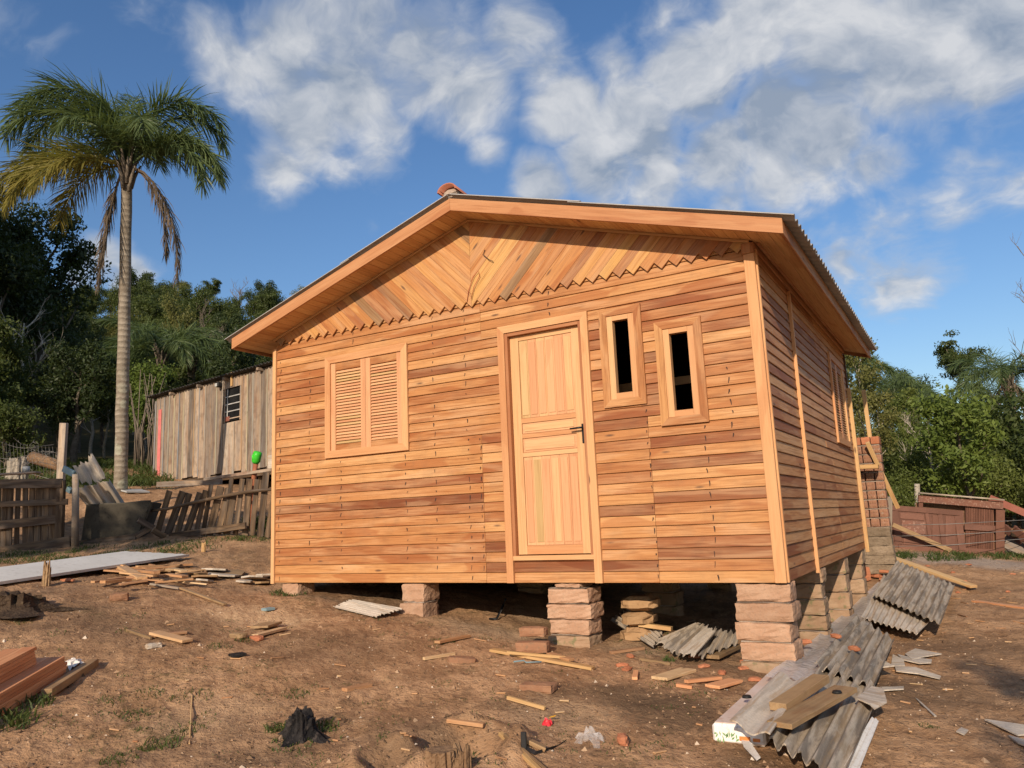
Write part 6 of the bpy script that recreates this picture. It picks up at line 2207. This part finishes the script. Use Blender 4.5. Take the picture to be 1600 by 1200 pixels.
# grass and weeds -------------------------------------------------------------
def tufts(spots, seed, name='grass'):
    r = np.random.default_rng(seed)
    V, F = [], []
    for (p, rad, n_, h) in spots:
        for _ in range(n_):
            a = r.uniform(0, 6.28)
            q = rad * math.sqrt(r.random())
            x, y = p.x + q * math.cos(a), p.y + q * math.sin(a)
            V.append((x, y))
            F.append(h * r.uniform(.5, 1.2))
    Z = H(np.array([v[0] for v in V]), np.array([v[1] for v in V]))
    n_ = len(V)
    B = np.c_[np.array(V), Z - .004]
    hh = np.array(F)[:, None]
    a = r.uniform(0, 6.28, n_)
    sd_ = np.c_[np.cos(a), np.sin(a), np.zeros(n_)] * (hh * .07 + .0012)
    le = np.c_[r.normal(0, .45, (n_, 2)), np.ones(n_)] * hh
    mid = B + le * .55
    tip = B + le * np.array([1.5, 1.5, .85])
    VV = np.stack([B - sd_, B + sd_, mid + sd_ * .8, mid - sd_ * .8, tip + sd_ * .1, tip - sd_ * .1], 1).reshape(-1, 3)
    i = np.arange(n_)[:, None] * 6
    FF = np.concatenate([i + np.array([[0, 1, 2, 3]]), i + np.array([[3, 2, 4, 5]])]).astype(np.int32)
    o = put(name, mesh(name, VV, FF, 'grass'))
    o['kind'] = 'stuff'


r = random.Random(99)
sp_ = []
for (u, v, rad, n_, h) in [(450, 930, .22, 220, .05), (250, 1167, .12, 160, .035), (185, 1188, .10, 110, .03), (10, 1130, .16, 150, .08), (60, 1100, .10, 70, .07), (432, 1140, .07, 70, .05), (505, 1135, .09, 90, .05), (455, 1165, .12, 90, .03), (1270, 985, .22, 420, .07), (1316, 950, .15, 150, .05), (1452, 1137, .06, 60, .02),
                           (840, 1018, .04, 30, .03), (345, 1010, .10, 70, .03), (300, 1090, .14, 90, .03), (232, 1085, .10, 60, .03), (170, 1095, .08, 50, .03), (460, 1085, .10, 60, .03), (690, 1000, .12, 60, .03), (1044, 1033, .05, 40, .05), (380, 1002, .08, 60, .03), (490, 1200, .2, 80, .02), (295, 1140, .1, 70, .03), (210, 1120, .1, 60, .03)]:
    sp_.append((gp(u, v), rad, n_, h))
for _ in range(140):
    u, v = r.uniform(0, 1100), r.uniform(960, 1190)
    sp_.append((gp(u, v), r.uniform(.04, .14), r.randint(8, 30), r.uniform(.012, .03)))
for _ in range(90):                                         # foot of the fences
    u = r.uniform(0, 430)
    v = (860 if u < 120 else 850) - max(0, u - 230) * .13 + r.uniform(2, 22)
    sp_.append((gp(u, v), r.uniform(.1, .3), r.randint(20, 60), r.uniform(.03, .08)))
for u in (395, 402, 410, 418, 424):
    sp_.append((gp(u, 826), .18, 160, .22))
for _ in range(50):                                         # foot of the red doors
    u = r.uniform(1395, 1598)
    sp_.append((gp(u, 868 + r.uniform(-3, 8)), r.uniform(.08, .2), r.randint(20, 50), r.uniform(.03, .10)))
for _ in range(170):                                        # the bank behind the palm, below the forest
    u = r.uniform(-30, 245)
    D = r.uniform(17.5, 26)
    p = spot(u, D)
    sp_.append((p, r.uniform(.3, .8), r.randint(40, 90), r.uniform(.10, .25)))
tufts(sp_, 5)
# loose crumbs of earth, chips and pebbles: too many to count
r = np.random.default_rng(61)
V, F = [], []
N = 11000
D = 3.2 + 10 * r.random(N) ** 1.6
U = r.uniform(-20, 1620, N)
P = np.array([CAM + d * ray(u, 800) for u, d in zip(U, D)])
Z = H(P[:, 0], P[:, 1])
okk = (P[:, 1] < -.3) | (P[:, 0] > .3) | (P[:, 0] < -5.9)
tet = np.array([(1, 0, -.3), (-.5, .87, -.3), (-.5, -.87, -.3), (0, 0, .6)])
for p, z, k in zip(P, Z, okk):
    if not k:
        continue
    s = r.uniform(.003, .011) if r.random() < .93 else r.uniform(.012, .024)
    q = tet * s * r.uniform(.6, 1.5, (4, 3))
    a = r.uniform(0, 6.28)
    rot = np.array([[math.cos(a), -math.sin(a), 0], [math.sin(a), math.cos(a), 0], [0, 0, 1]])
    q = q @ rot.T + np.array([p[0], p[1], z + s * .2])
    o = len(V)
    V += [tuple(x) for x in q]
    F += [[o, o + 1, o + 3], [o + 1, o + 2, o + 3], [o + 2, o, o + 3]]
m_, n_, o_ = new_mat('earth_crumbs')
isl = n_.new('ShaderNodeNewGeometry').outputs['Random Per Island']
finish(n_, o_, n_.ramp(isl, [(0, (.10, .06, .034)), (.45, (.20, .12, .066)), (.75, (.33, .205, .12)), (.93, (.42, .29, .18)), (1, (.60, .52, .42))]), .95)
cr = put('earth_crumbs', mesh('earth_crumbs', V, F, m_))
cr['kind'] = 'stuff'
